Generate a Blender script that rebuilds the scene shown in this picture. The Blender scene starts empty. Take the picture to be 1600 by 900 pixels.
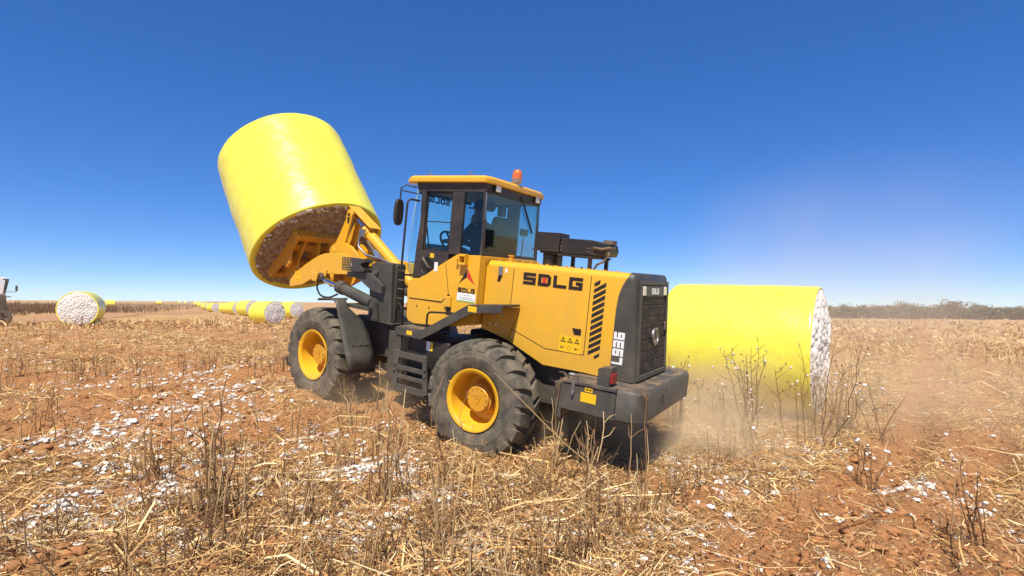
import bpy, math, random
import numpy as np
from mathutils import Matrix, Vector
S = bpy.context.scene
COL = S.collection
rng = np.random.default_rng(7)
random.seed(7)
# ------------------------------------------------------------------ camera, sky, sun, exposure
CAMZ = 1.7
cam_d = bpy.data.cameras.new('camera'); cam = bpy.data.objects.new('camera', cam_d); COL.objects.link(cam)
cr_, cu_, cf_ = np.array([.999975, -.000194, .007019]), np.array([-.007022, -.027645, .999593]), np.array([0, .999618, .027646])
cam.matrix_world = Matrix(((cr_[0], cu_[0], -cf_[0], 0), (cr_[1], cu_[1], -cf_[1], 0), (cr_[2], cu_[2], -cf_[2], CAMZ), (0, 0, 0, 1)))
FPX = 846.83
cam_d.sensor_width = 36; cam_d.lens = FPX / 1600 * 36
cam_d.clip_start = .05; cam_d.clip_end = 8000
S.camera = cam
SUN_EL = math.radians(57); SUN_AZ = math.radians(188.7)      # clockwise from +Y
sun_to = Vector((math.cos(SUN_EL) * math.sin(SUN_AZ), math.cos(SUN_EL) * math.cos(SUN_AZ), math.sin(SUN_EL)))
W = bpy.data.worlds.new('World'); S.world = W; W.use_nodes = True
nt = W.node_tree; nt.nodes.clear()
sky = nt.nodes.new('ShaderNodeTexSky'); sky.sky_type = 'NISHITA'; sky.sun_disc = False
sky.sun_elevation = SUN_EL; sky.sun_rotation = SUN_AZ
sky.altitude = 300; sky.air_density = .5; sky.dust_density = .1; sky.ozone_density = 4.0
bg = nt.nodes.new('ShaderNodeBackground'); bg.inputs[1].default_value = .115; wo = nt.nodes.new('ShaderNodeOutputWorld')
# the phone's tone curve for the sky: compressed value, richer saturation
sh = nt.nodes.new('ShaderNodeSeparateColor'); sh.mode = 'HSV'; chs = nt.nodes.new('ShaderNodeCombineColor'); chs.mode = 'HSV'
def _m(op, a, b):
    n = nt.nodes.new('ShaderNodeMath'); n.operation = op; n.inputs[1].default_value = b; nt.links.new(a, n.inputs[0]); return n.outputs[0]
nt.links.new(sky.outputs[0], sh.inputs[0]); nt.links.new(_m('ADD', sh.outputs[0], .006), chs.inputs[0])
nt.links.new(_m('MINIMUM', _m('MULTIPLY', sh.outputs[1], 1.24), .95), chs.inputs[1])
nt.links.new(_m('MULTIPLY', _m('POWER', sh.outputs[2], .64), 1.98), chs.inputs[2])
nt.links.new(chs.outputs[0], bg.inputs[0]); nt.links.new(bg.outputs[0], wo.inputs[0])
sd = bpy.data.lights.new('sun', 'SUN'); sd.energy = 4.9; sd.angle = math.radians(.53); sd.color = (1, .93, .81)
so = bpy.data.objects.new('sun', sd); COL.objects.link(so)
so.rotation_euler = (-sun_to).to_track_quat('-Z', 'Y').to_euler()
S.view_settings.view_transform = 'Standard'; S.view_settings.look = 'None'; S.view_settings.exposure = 0.40
S.view_settings.gamma = 1; S.view_settings.use_curve_mapping = False
S.cycles.max_bounces = 8; S.cycles.diffuse_bounces = 3; S.cycles.glossy_bounces = 3; S.cycles.transparent_max_bounces = 24
S.cycles.volume_bounces = 1; S.cycles.volume_step_rate = 2.0; S.cycles.volume_max_steps = 128
S.cycles.use_denoising = True

# ------------------------------------------------------------------ noise / terrain
_perm = np.random.default_rng(3).permutation(512); _perm = np.concatenate([_perm, _perm, _perm])
_val = np.random.default_rng(4).random(2048)
def vnoise(x, y):
    xi = np.floor(x).astype(int); yi = np.floor(y).astype(int); xf = x - xi; yf = y - yi
    u = xf * xf * (3 - 2 * xf); v = yf * yf * (3 - 2 * yf)
    h = lambda a, b: _val[_perm[(_perm[a & 511] + b) & 511]]
    return (h(xi, yi) * (1 - u) + h(xi + 1, yi) * u) * (1 - v) + (h(xi, yi + 1) * (1 - u) + h(xi + 1, yi + 1) * u) * v
def fbm(x, y, o=4, lac=2.1):
    s = 0; a = 1; t = 0
    for k in range(o):
        s = s + a * vnoise(x + 17.3 * k, y - 9.1 * k); t += a; a *= .5; x = x * lac; y = y * lac
    return s / t
CP = [(0, 0, 0), (-1.2, 2.5, .03), (1.2, 2.5, -.02), (0, 4, .02), (-3, 4.5, .12), (3.5, 4.5, -.18), (-.50, 6.07, .06), (.66, 7.93, .105), (-2.88, 7.71, .39), (-1.53, 9.45, .415),
      (5.29, 9.4, -.26), (3.35, 10.8, -.19), (6.5, 6.5, -.34), (-7, 7, .35), (-6, 14, .36), (1, 14, .2), (9, 14, -.42), (-15, 20, .25), (20, 30, -1.0), (0, 30, .1), (-27.9, 35, .05), (-34, 34, .05),
      (-22.6, 51.7, -.55), (-29.7, 75, -.6), (-44.5, 93, -.7), (-39.6, 45, .0), (-48, 65, .1), (-77, 142, -1.2), (-94, 178, -1.3), (-134, 179, -.5), (30, 70, -1.6), (60, 160, -2.4), (140, 160, -2.4), (0, 110, -.8),
      (-160, 250, -.7), (40, 320, -3), (-90, 20, .2), (-100, 60, .2), (60, 30, -1.4), (-10, -12, .1), (10, -12, -.3), (0, -60, 0), (-80, -40, .2), (90, -30, -1.2), (-400, 500, -1), (500, 500, -4), (0, 700, -3), (-600, -200, 0), (600, -200, -3), (0, -700, -1)]
CP = np.array(CP, float)
def _tps(r2): return np.where(r2 > 0, r2 * np.log(np.maximum(r2, 1e-9)), 0)
_s = 10.0
_X = np.arcsinh(CP[:, :2] / _s)                                   # compress the far field
_n = len(CP); _K = _tps(((_X[:, None] - _X[None]) ** 2).sum(-1)) + .002 * np.eye(_n); _P = np.c_[np.ones(_n), _X]
_w = np.linalg.solve(np.block([[_K, _P], [_P.T, np.zeros((3, 3))]]), np.r_[CP[:, 2], np.zeros(3)])
def base_z(x, y):
    X = np.stack([np.arcsinh(np.asarray(x, float) / _s), np.arcsinh(np.asarray(y, float) / _s)], -1); sh = X.shape[:-1]; X = X.reshape(-1, 2); out = np.empty(len(X))
    for i in range(0, len(X), 40000):
        c = X[i:i + 40000]; out[i:i + 40000] = _tps(((c[:, None] - _X[None]) ** 2).sum(-1)) @ _w[:_n] + _w[_n] + c @ _w[_n + 1:]
    return out.reshape(sh)
RUTS = [np.array(p) for p in ([(-2.2, -1.2), (1.6, 3.3), (2.54, 4.42), (3.43, 5.41), (4.44, 6.49), (7.14, 9.58), (12.2, 15.8), (25, 32.7), (62, 82.5), (130, 174)],
    [(-1, -.6), (3.16, 3.97), (6.2, 7.1), (10.3, 11.6), (18.9, 21.8), (45, 54), (80, 100), (140, 177)], [(3, 0), (8.5, 7), (13, 11.6), (22, 21.8), (49, 54), (86, 100), (146, 177)])]
def rutq(k, x, y): return (x - np.interp(y, RUTS[k][:, 1], RUTS[k][:, 0]) - .10 * np.sin(y * .9)) * .72
ROW = np.array([.6, .8])                                          # direction of the cotton rows
def zt(x, y):
    x = np.asarray(x, float); y = np.asarray(y, float); r = np.hypot(x, y)
    fade = 1 / (1 + (r / 40) ** 2)
    d = x * ROW[1] - y * ROW[0]
    z = base_z(x, y) + fade * ((fbm(x * .55, y * .55, 3) - .5) * .16 + (fbm(x * 2.6 + 5, y * 2.6, 4) - .5) * .13)
    z = z + fade * .035 * np.sin(2 * math.pi * d / .9 + 1.5 * (fbm(x * .2, y * .2, 2) - .5)) * (.4 + 1.2 * fbm(x * .3 + 9, y * .3, 2))
    # two wheel ruts running away on the right
    for k in range(3): q = rutq(k, x, y); z = z + fade * (-.10 * np.exp(-(q / .26) ** 2) + .05 * np.exp(-((np.abs(q) - .45) / .17) ** 2)) * np.clip((y - 2) / 2, 0, 1)
    return z
def cover(x, y):
    """how thickly straw lies on the soil"""
    d = x * ROW[1] - y * ROW[0]; r = np.hypot(x, y)
    c = fbm(x * .45 + 3, y * .45, 4) + .5 * (fbm(x * 1.9 + 30, y * 1.9, 3) - .5) + np.clip((x + 2) / 60, -.04, .03) + .07 * np.clip((x - 1.5) / 2, 0, 1) + .10 * np.clip((x - 3) / 4, 0, 1) * np.clip((r - 8) / 6, 0, 1) + .05 * np.cos(2 * np.pi * d / .9 + 2) - .05 * np.exp(-((x + 6) / 5) ** 2 - ((y - 14) / 7) ** 2)
    for k in range(3): c = c - (.58, .44, .30)[k] * np.exp(-(rutq(k, x, y) / (.30 * (1 + r / 45))) ** 2) * np.clip((y - 2) / 2, 0, 1)
    return c
def at(u, v, it=60):
    """point of the terrain seen at a pixel of the 1600 x 900 photograph"""
    d = cf_ + cr_ * (u - 800) / FPX - cu_ * (v - 450) / FPX
    s = 2.0
    for _ in range(4000):
        p = d * s
        if p[2] + CAMZ < zt(p[0], p[1]): break
        s *= 1.004
        if s > 900: break
    return Vector((p[0], p[1], float(zt(p[0], p[1]))))

# ------------------------------------------------------------------ materials
def mat(name, col, rough=.5, metal=0, spec=.5, noise=None, bump=None, coat=0, grime=None, attr=False, low=None, streak=None):
    """noise=(scale, colour2, amount); bump=(scale, strength); grime=(colour, amount, scale)"""
    m = bpy.data.materials.new(name); m.use_nodes = True; t = m.node_tree; b = t.nodes['Principled BSDF']
    b.inputs['Base Color'].default_value = (*col, 1); b.inputs['Roughness'].default_value = rough; b.inputs['Metallic'].default_value = metal
    b.inputs['Specular IOR Level'].default_value = spec; b.inputs['Coat Weight'].default_value = coat; b.inputs['Coat Roughness'].default_value = .15
    tc = t.nodes.new('ShaderNodeTexCoord'); cur = None
    def nz(scale, det=5, rg=.6):
        n = t.nodes.new('ShaderNodeTexNoise'); n.inputs['Scale'].default_value = scale; n.inputs['Detail'].default_value = det; n.inputs['Roughness'].default_value = rg
        t.links.new(tc.outputs['Object'], n.inputs['Vector']); return n
    def mixc(a, c2, fac):
        mx = t.nodes.new('ShaderNodeMix'); mx.data_type = 'RGBA'
        if a is None: mx.inputs[6].default_value = (*col, 1)
        else: t.links.new(a, mx.inputs[6])
        mx.inputs[7].default_value = (*c2, 1); t.links.new(fac, mx.inputs[0]); return mx.outputs[2]
    def ramp(o, lo, hi, top=1.0):
        r = t.nodes.new('ShaderNodeMapRange'); r.inputs[1].default_value = lo; r.inputs[2].default_value = hi; r.inputs[4].default_value = top
        t.links.new(o, r.inputs[0]); return r.outputs[0]
    if attr:
        a = t.nodes.new('ShaderNodeAttribute'); a.attribute_name = 'Col'; cur = a.outputs[0]
    if noise: cur = mixc(cur, noise[1], ramp(nz(noise[0]).outputs[0], .38, .64, noise[2]))
    if grime:
        g = ramp(nz(grime[2], 8, .7).outputs[0], .42, .72, grime[1])
        if low:                                                       # more dust on the low parts: (z at which it ends, z at which it is full, amount)
            sp = t.nodes.new('ShaderNodeSeparateXYZ'); t.links.new(tc.outputs['Object'], sp.inputs[0]); lz = ramp(sp.outputs[2], low[0], low[1], low[2]); n2 = ramp(nz(grime[2] * 2.7, 8, .75).outputs[0], .30, .62)
            mu = t.nodes.new('ShaderNodeMath'); mu.operation = 'MULTIPLY_ADD'; mu.use_clamp = True; t.links.new(lz, mu.inputs[0]); t.links.new(n2, mu.inputs[1]); t.links.new(g, mu.inputs[2]); g = mu.outputs[0]
        cur = mixc(cur, grime[0], g)
        rr = t.nodes.new('ShaderNodeMapRange'); rr.inputs[3].default_value = rough; rr.inputs[4].default_value = min(1, rough + .4); t.links.new(g, rr.inputs[0]); t.links.new(rr.outputs[0], b.inputs['Roughness'])
    if cur is not None: t.links.new(cur, b.inputs['Base Color'])
    if bump:
        bp = t.nodes.new('ShaderNodeBump'); bp.inputs['Strength'].default_value = bump[1]; bp.inputs['Distance'].default_value = bump[2] if len(bump) > 2 else .02
        t.links.new(nz(bump[0], 6).outputs[0], bp.inputs['Height']); t.links.new(bp.outputs[0], b.inputs['Normal'])
    return m
DUST = (.30, .19, .10)
M_yel = mat('yellow_paint', (.78, .41, .016), .38, coat=.15, low=(1.9, .9, .30), grime=((.44, .27, .09), .26, 2.6), bump=(2.5, .05))
M_yel2 = mat('yellow_paint_worn', (.66, .32, .014), .45, grime=(DUST, .5, 3.5), bump=(6, .05))
M_rim = mat('yellow_rim', (.82, .44, .012), .40, grime=((.46, .28, .10), .30, 4.5), bump=(5, .05))
M_dk = mat('dark_grey_paint', (.046, .047, .042), .48, low=(1.8, .6, .24), grime=((.25, .19, .12), .24, 3.0), bump=(4, .05))
M_blk = mat('black_plastic', (.012, .012, .012), .5, grime=(DUST, .12, 3))
M_frame = mat('cab_frame_black', (.028, .026, .024), .5, grime=(DUST, .2, 3))
M_rub = mat('tyre_rubber', (.055, .053, .046), .8, spec=.3, noise=(4, (.165, .14, .10), .9), grime=((.27, .21, .14), .7, 9), bump=(40, .15))
M_ledge = mat('dusty_grey', (.06, .056, .05), .7, grime=(DUST, 1.0, 5))
M_chr = mat('chrome_rod', (.7, .7, .7), .12, 1)
M_steel = mat('steel', (.45, .44, .42), .4, 1)
M_wht = mat('white_marking', (.8, .8, .78), .5)
M_brn = mat('dark_brown_marking', (.022, .010, .006), .5)
M_red = mat('red_marking', (.62, .045, .02), .5)
M_lens = mat('lamp_lens', (.75, .72, .62), .12, spec=.8)
M_tail = mat('tail_lens', (.32, .02, .015), .2)
M_org = mat('beacon_lens', (.62, .15, .02), .15, spec=.8)
M_stick = mat('yellow_label', (.85, .50, .01), .5)
M_seat = mat('seat_cloth', (.010, .010, .011), .85)
def glass(name, tint, gl=.10, rough=.02):
    m = bpy.data.materials.new(name); m.use_nodes = True; t = m.node_tree; t.nodes.clear()
    o = t.nodes.new('ShaderNodeOutputMaterial'); a = t.nodes.new('ShaderNodeBsdfTransparent'); a.inputs[0].default_value = (*tint, 1)
    g = t.nodes.new('ShaderNodeBsdfGlossy'); g.inputs['Roughness'].default_value = rough; g.inputs[0].default_value = (.9, .95, 1, 1)
    lw = t.nodes.new('ShaderNodeLayerWeight'); lw.inputs[0].default_value = .5; pw = t.nodes.new('ShaderNodeMath'); pw.operation = 'POWER'; pw.inputs[1].default_value = 4.5; t.links.new(lw.outputs['Facing'], pw.inputs[0])
    f = t.nodes.new('ShaderNodeMath'); f.operation = 'MULTIPLY_ADD'; f.inputs[1].default_value = .8; f.inputs[2].default_value = .03; t.links.new(pw.outputs[0], f.inputs[0]); mx = t.nodes.new('ShaderNodeMixShader')
    t.links.new(f.outputs[0], mx.inputs[0]); t.links.new(a.outputs[0], mx.inputs[1]); t.links.new(g.outputs[0], mx.inputs[2]); t.links.new(mx.outputs[0], o.inputs[0]); return m
M_gl = glass('tinted_glass', (.83, .965, .945))
M_gd = glass('dark_tinted_glass', (.66, .80, .80))

# ------------------------------------------------------------------ mesh builder
class MB:
    def __init__(s): s.v = []; s.f = []; s.mi = []; s.cur = 0
    def add(s, vs, fs):
        o = len(s.v); s.v += [tuple(map(float, p)) for p in vs]; s.f += [tuple(i + o for i in f) for f in fs]; s.mi += [s.cur] * len(fs); return s
    def box(s, x0, x1, y0, y1, z0, z1):
        return s.add([(x, y, z) for x in (x0, x1) for y in (y0, y1) for z in (z0, z1)], [(0, 1, 3, 2), (4, 6, 7, 5), (0, 4, 5, 1), (2, 3, 7, 6), (0, 2, 6, 4), (1, 5, 7, 3)])
    def prism(s, pts, a0, a1, axis='y'):
        """closed outline in the two other axes, extruded along axis"""
        n = len(pts)
        def P(p, a): return (p[0], a, p[1]) if axis == 'y' else ((p[0], p[1], a) if axis == 'z' else (a, p[0], p[1]))
        return s.add([P(p, a0) for p in pts] + [P(p, a1) for p in pts], [tuple(range(n))[::-1], tuple(range(n, 2 * n))] + [(i, (i + 1) % n, n + (i + 1) % n, n + i) for i in range(n)])
    def loft(s, rings, cap=True, close=True):
        n = len(rings[0]); vs = [p for r in rings for p in r]; fs = []
        for k in range(len(rings) - 1):
            for i in range(n if close else n - 1): j = (i + 1) % n; fs.append((k * n + i, k * n + j, (k + 1) * n + j, (k + 1) * n + i))
        if cap: fs += [tuple(range(n))[::-1], tuple(range((len(rings) - 1) * n, len(rings) * n))]
        return s.add(vs, fs)
    def tube(s, path, r, n=10, cap=True):
        path = [Vector(p) for p in path]; rr = r if isinstance(r, (list, tuple)) else [r] * len(path); rings = []; up = None
        for i, p in enumerate(path):
            d = ((path[min(i + 1, len(path) - 1)] - path[max(i - 1, 0)])).normalized()
            if up is None: up = d.orthogonal().normalized()
            up = (up - d * up.dot(d)).normalized(); w = d.cross(up)
            rings.append([p + rr[i] * (math.cos(a) * up + math.sin(a) * w) for a in (2 * math.pi * k / n for k in range(n))])
        return s.loft(rings, cap)
    def lathe(s, prof, n=32, axis='y', c=(0, 0, 0), cap=False):
        """prof: (radius, along)"""
        rings = []
        for r, a in prof:
            ring = []
            for k in range(n):
                t = 2 * math.pi * k / n; q = (r * math.cos(t), r * math.sin(t))
                ring.append((c[0] + q[0], c[1] + a, c[2] + q[1]) if axis == 'y' else ((c[0] + q[0], c[1] + q[1], c[2] + a) if axis == 'z' else (c[0] + a, c[1] + q[0], c[2] + q[1])))
            rings.append(ring)
        return s.loft(rings, cap)
    def disc(s, c, r, a0, a1, n=20, axis='y'):
        return s.lathe([(r, a0), (r, a1)], n, axis, c, True)
    def xf(s, fn): s.v = [tuple(fn(p)) for p in s.v]; return s
def smooth(path, n=6):
    P = [np.array(p, float) for p in path]; P = [2 * P[0] - P[1]] + P + [2 * P[-1] - P[-2]]; out = []
    for k in range(1, len(P) - 2):
        a, b, c, d = P[k - 1:k + 3]
        for q in range(n): t = q / n; out.append(.5 * (2 * b + (c - a) * t + (2 * a - 5 * b + 4 * c - d) * t * t + (3 * b - a - 3 * c + d) * t ** 3))
    return out + [P[-2]]
def link(name, me, parent=None):
    o = bpy.data.objects.new(name, me); COL.objects.link(o)
    if parent is not None: o.parent = parent
    return o
def build(mb, name, mats, parent=None, bev=0, seg=2, ang=35, fn=None):
    if fn: mb.xf(fn)
    me = bpy.data.meshes.new(name); me.from_pydata(mb.v, [], mb.f)
    for m in (mats if isinstance(mats, (list, tuple)) else [mats]): me.materials.append(m)
    if any(mb.mi): me.polygons.foreach_set('material_index', mb.mi)
    import bmesh
    b = bmesh.new(); b.from_mesh(me); bmesh.ops.recalc_face_normals(b, faces=b.faces); b.to_mesh(me); b.free()
    me.polygons.foreach_set('use_smooth', [True] * len(me.polygons)); me.set_sharp_from_angle(angle=math.radians(ang)); me.update()
    o = link(name, me, parent)
    if bev:
        md = o.modifiers.new('bevel', 'BEVEL'); md.width = bev; md.segments = seg; md.limit_method = 'ANGLE'; md.angle_limit = math.radians(40); md.harden_normals = True
    return o
def np_mesh(name, V, F, m, parent=None, col=None, smooth=False):
    """V (n,3), F (m,k) all of one size"""
    me = bpy.data.meshes.new(name); k = F.shape[1]
    me.vertices.add(len(V)); me.vertices.foreach_set('co', V.astype(np.float32).ravel())
    me.loops.add(F.size); me.loops.foreach_set('vertex_index', F.astype(np.int32).ravel())
    me.polygons.add(len(F)); me.polygons.foreach_set('loop_start', np.arange(0, F.size, k, dtype=np.int32))
    if smooth: me.polygons.foreach_set('use_smooth', np.ones(len(F), bool))
    me.materials.append(m)
    if col is not None:
        a = me.color_attributes.new('Col', 'FLOAT_COLOR', 'POINT'); a.data.foreach_set('color', np.c_[col, np.ones(len(col))].astype(np.float32).ravel())
    me.update(calc_edges=True); me.validate()
    return link(name, me, parent)
def tag(o, label=None, cat=None, group=None, kind=None):
    for k, v in (('label', label), ('category', cat), ('group', group), ('kind', kind)):
        if v: o[k] = v
    return o
def empty(name, loc=(0, 0, 0), rz=0):
    o = bpy.data.objects.new(name, None); COL.objects.link(o); o.location = loc; o.rotation_euler = (0, 0, rz); o.empty_display_size = .2; return o
# blocky lettering from non-overlapping bars on a unit cell
T_ = .26
def _g(t=T_):
    h = .5 - t / 2; H = .5 + t / 2; B = lambda a, b, c, d: [(a, b), (c, b), (c, d), (a, d)]
    top, bot, mid = B(0, 1 - t, 1, 1), B(0, 0, 1, t), B(0, h, 1, H)
    lu, ll, ru, rl = B(0, H, t, 1 - t), B(0, t, t, h), B(1 - t, H, 1, 1 - t), B(1 - t, t, 1, h)
    fl, fr = B(0, t, t, 1 - t), B(1 - t, t, 1, 1 - t); k = .2
    return {'S': [top, lu, mid, rl, bot], '2': [top, ru, mid, ll, bot], '3': [top, mid, bot, ru, rl], '9': [top, lu, mid, ru, rl, bot], '6': [top, lu, mid, ll, rl, bot],
            'L': [B(0, t, t, 1), bot], 'G': [top, fl, bot, B(1 - t, t, 1, H), B(.5, h, 1 - t, H)],
            'D': [[(0, 0), (t, 0), (t, 1), (0, 1)], [(t, 1 - t), (1 - t, 1 - t), (1 - k, 1), (t, 1)], [(t, 0), (1 - k, 0), (1 - t, t), (t, t)], [(1 - k, 0), (1, k), (1 - t, t)], [(1, k), (1, 1 - k), (1 - t, 1 - t), (1 - t, t)], [(1, 1 - k), (1 - k, 1), (1 - t, 1 - t)]]}
GLY = _g()
def lettering(txt, org, ud, vd, cw, ch, gap, name, m, parent, depth=.004, fn=None):
    mb = MB(); ud = Vector(ud); vd = Vector(vd); nd = ud.cross(vd).normalized() * depth; x = 0
    for c in txt:
        for q in GLY[c]:
            n = len(q); P = [Vector(org) + ud * (x + a * cw) + vd * (b * ch) for a, b in q]
            mb.add(P + [p + nd for p in P], [tuple(range(n, 2 * n))] + [(i, (i + 1) % n, n + (i + 1) % n, n + i) for i in range(n)])
        x += cw + gap
    return build(mb, name, m, parent, fn=fn)
# ------------------------------------------------------------------ ground
def ground_mat():
    m = bpy.data.materials.new('field_soil'); m.use_nodes = True; t = m.node_tree; b = t.nodes['Principled BSDF']; L = t.links.new
    b.inputs['Roughness'].default_value = .95; b.inputs['Specular IOR Level'].default_value = .15
    tc = t.nodes.new('ShaderNodeTexCoord')
    def nz(sc, det=6, rg=.65, off=0):
        mp = t.nodes.new('ShaderNodeMapping'); mp.inputs[1].default_value = (off, off * .7, 0); L(tc.outputs['Object'], mp.inputs[0])
        n = t.nodes.new('ShaderNodeTexNoise'); n.inputs['Scale'].default_value = sc; n.inputs['Detail'].default_value = det; n.inputs['Roughness'].default_value = rg; L(mp.outputs[0], n.inputs[0]); return n.outputs[0]
    def rng_(o, a, c, lo=0, hi=1):
        r = t.nodes.new('ShaderNodeMapRange'); r.inputs[1].default_value = a; r.inputs[2].default_value = c; r.inputs[3].default_value = lo; r.inputs[4].default_value = hi; L(o, r.inputs[0]); return r.outputs[0]
    def mix(f, a, c):
        x = t.nodes.new('ShaderNodeMix'); x.data_type = 'RGBA'
        if isinstance(f, float): x.inputs[0].default_value = f
        else: L(f, x.inputs[0])
        for i, q in ((6, a), (7, c)):
            if isinstance(q, tuple): x.inputs[i].default_value = (*q, 1)
            else: L(q, x.inputs[i])
        return x.outputs[2]
    def mul(a, c):
        x = t.nodes.new('ShaderNodeMath'); x.operation = 'MULTIPLY'; L(a, x.inputs[0])
        if isinstance(c, float): x.inputs[1].default_value = c
        else: L(c, x.inputs[1])
        return x.outputs[0]
    red = mix(rng_(nz(1.3), .35, .65), (.48, .205, .066), (.55, .275, .108))
    red = mix(rng_(nz(22, 8), .40, .62), red, (.34, .165, .075))
    straw = mix(rng_(nz(38, 8, .8), .36, .62), (.38, .20, .07), (.68, .45, .19))
    # straw share: patchy, thicker on the right and in the foreground
    ca_ = t.nodes.new('ShaderNodeAttribute'); ca_.attribute_name = 'Col'; cs_ = t.nodes.new('ShaderNodeSeparateColor'); L(ca_.outputs[0], cs_.inputs[0])
    sep = t.nodes.new('ShaderNodeSeparateXYZ'); L(tc.outputs['Object'], sep.inputs[0])
    ad = t.nodes.new('ShaderNodeMath'); ad.operation = 'MULTIPLY_ADD'; L(nz(11, 7, .75, 3), ad.inputs[0]); ad.inputs[1].default_value = .35; L(cs_.outputs[0], ad.inputs[2])
    col = mix(rng_(ad.outputs[0], .50, .80, .05, .85), red, straw)
    # scraps of lint in the litter
    lint = mul(rng_(nz(30, 4, .7, 8), .62, .68), rng_(nz(.6, 4, .6, 5), .50, .62))
    col = mix(mul(lint, .8), col, (.72, .69, .64))
    L(col, b.inputs['Base Color'])
    mpr = t.nodes.new('ShaderNodeMapping'); mpr.inputs[2].default_value = (0, 0, -math.atan2(.8, .6)); L(tc.outputs['Object'], mpr.inputs[0]); mps = t.nodes.new('ShaderNodeMapping'); mps.inputs[3].default_value = (.035, .62, 1); L(mpr.outputs[0], mps.inputs[0])
    nr = t.nodes.new('ShaderNodeTexNoise'); nr.inputs['Scale'].default_value = 1; nr.inputs['Detail'].default_value = 4; L(mps.outputs[0], nr.inputs[0])
    far = mix(rng_(nz(2.6, 9, .82, 11), .42, .60), (.40, .235, .10), (.62, .43, .21)); far = mix(rng_(nr.outputs[0], .50, .66, 0, .75), far, (.40, .20, .085)); far = mix(rng_(nr.outputs[0], .44, .34, 0, .6), far, (.66, .50, .28)); dl = t.nodes.new('ShaderNodeVectorMath'); dl.operation = 'LENGTH'; L(tc.outputs['Object'], dl.inputs[0])
    col = mix(mul(mul(rng_(dl.outputs['Value'], 25, 65), rng_(sep.outputs['X'], -12, 12, .25, .85)), rng_(cs_.outputs[0], .22, .42)), col, far); L(col, b.inputs['Base Color'])
    bp = t.nodes.new('ShaderNodeBump'); bp.inputs['Strength'].default_value = .9; bp.inputs['Distance'].default_value = .06
    L(nz(17, 9, .72), bp.inputs['Height']); L(bp.outputs[0], b.inputs['Normal'])
    return m
M_soil = ground_mat()
rr = np.r_[0, np.geomspace(.7, 60, 430), np.geomspace(61, 3500, 90)[0:]]
aa = np.r_[np.linspace(-54, 54, 640), np.linspace(57, 303, 90)]; aa = np.radians(aa)
RR, AA = np.meshgrid(rr, aa, indexing='ij'); gx = RR * np.sin(AA); gy = RR * np.cos(AA); gz = zt(gx, gy)
V = np.stack([gx, gy, gz], -1).reshape(-1, 3); na = len(aa); nr = len(rr)
i, j = np.meshgrid(np.arange(nr - 1), np.arange(na), indexing='ij'); j2 = (j + 1) % na
F = np.stack([i * na + j, (i + 1) * na + j, (i + 1) * na + j2, i * na + j2], -1).reshape(-1, 4)
cv_ = np.clip(cover(V[:, 0], V[:, 1]), 0, 1); g = np_mesh('field_ground', V, F, M_soil, smooth=True, col=np.stack([cv_] * 3, -1)); tag(g, kind='structure')
# dirt road on the left: a sheet lying on the ground
M_road = mat('dirt_road_dust', (.46, .275, .135), .95, spec=.1, noise=(.6, (.36, .18, .08), .8), bump=(8, .3))
cx = [(-31, 22), (-34.5, 30), (-38.5, 40), (-42, 52), (-48, 66), (-58, 90), (-80, 137), (-120, 220)]
pts = []
for k in range(len(cx) - 1):
    for q in range(20): u = q / 20; pts.append((cx[k][0] * (1 - u) + cx[k + 1][0] * u, cx[k][1] * (1 - u) + cx[k + 1][1] * u))
pts = np.array(pts); d = np.gradient(pts, axis=0); d /= np.linalg.norm(d, axis=1)[:, None]; nrm = np.stack([d[:, 1], -d[:, 0]], -1)
ws = np.linspace(-3.2, 3.2, 9); P = pts[:, None] + nrm[:, None] * (ws[None, :, None] + (fbm(pts[:, :1] * .3, pts[:, 1:] * .3 + ws[None] * 0 + 3, 3)[:, :, None] - .5) * 1.6)
Z = zt(P[..., 0], P[..., 1]) + .03 + .02 * np.cos(ws / 3.2 * 1.5)[None]
V = np.concatenate([P, Z[..., None]], -1).reshape(-1, 3); n2 = len(ws)
i, j = np.meshgrid(np.arange(len(pts) - 1), np.arange(n2 - 1), indexing='ij')
F = np.stack([i * n2 + j, i * n2 + j + 1, (i + 1) * n2 + j + 1, (i + 1) * n2 + j], -1).reshape(-1, 4)
tag(np_mesh('dirt_road', V, F, M_road, smooth=True), kind='structure')
def on_road(x, y, w=3.6):
    return (np.min(np.hypot(np.asarray(x)[:, None] - pts[None, ::4, 0], np.asarray(y)[:, None] - pts[None, ::4, 1]), axis=1) < w)
# ------------------------------------------------------------------ the wheel loader (coordinates: x forward, y to its left, z up, origin under the rear axle)
LM = np.array([[-.84542499, -.52732336, .08477415], [.52179236, -.84935199, -.079586], [.11397065, -.02304949, .9932167]])
LT = np.array([.08372598, 7.00082164, -1.67975336 + CAMZ])
loader = empty('wheel_loader'); loader.matrix_world = Matrix([[*LM[k], LT[k]] for k in range(3)] + [[0, 0, 0, 1]])
tag(loader, 'yellow and dark grey articulated wheel loader lifting a wrapped bale', 'wheel loader')
ART = -.1011; ca, sa = math.cos(ART), math.sin(ART); JX = 1.401908
def FR(p): return (ca * p[0] - sa * p[1] + JX, sa * p[0] + ca * p[1], p[2])     # front frame (origin at the steering joint) -> loader
def FRw(p): q = np.array(FR(p)); return Vector(LM @ q + LT)
def part(mb, name, m, par=None, bev=0, front=False, **k):
    return build(mb, name, m, par or loader, bev=bev, fn=FR if front else None, **k)

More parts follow.
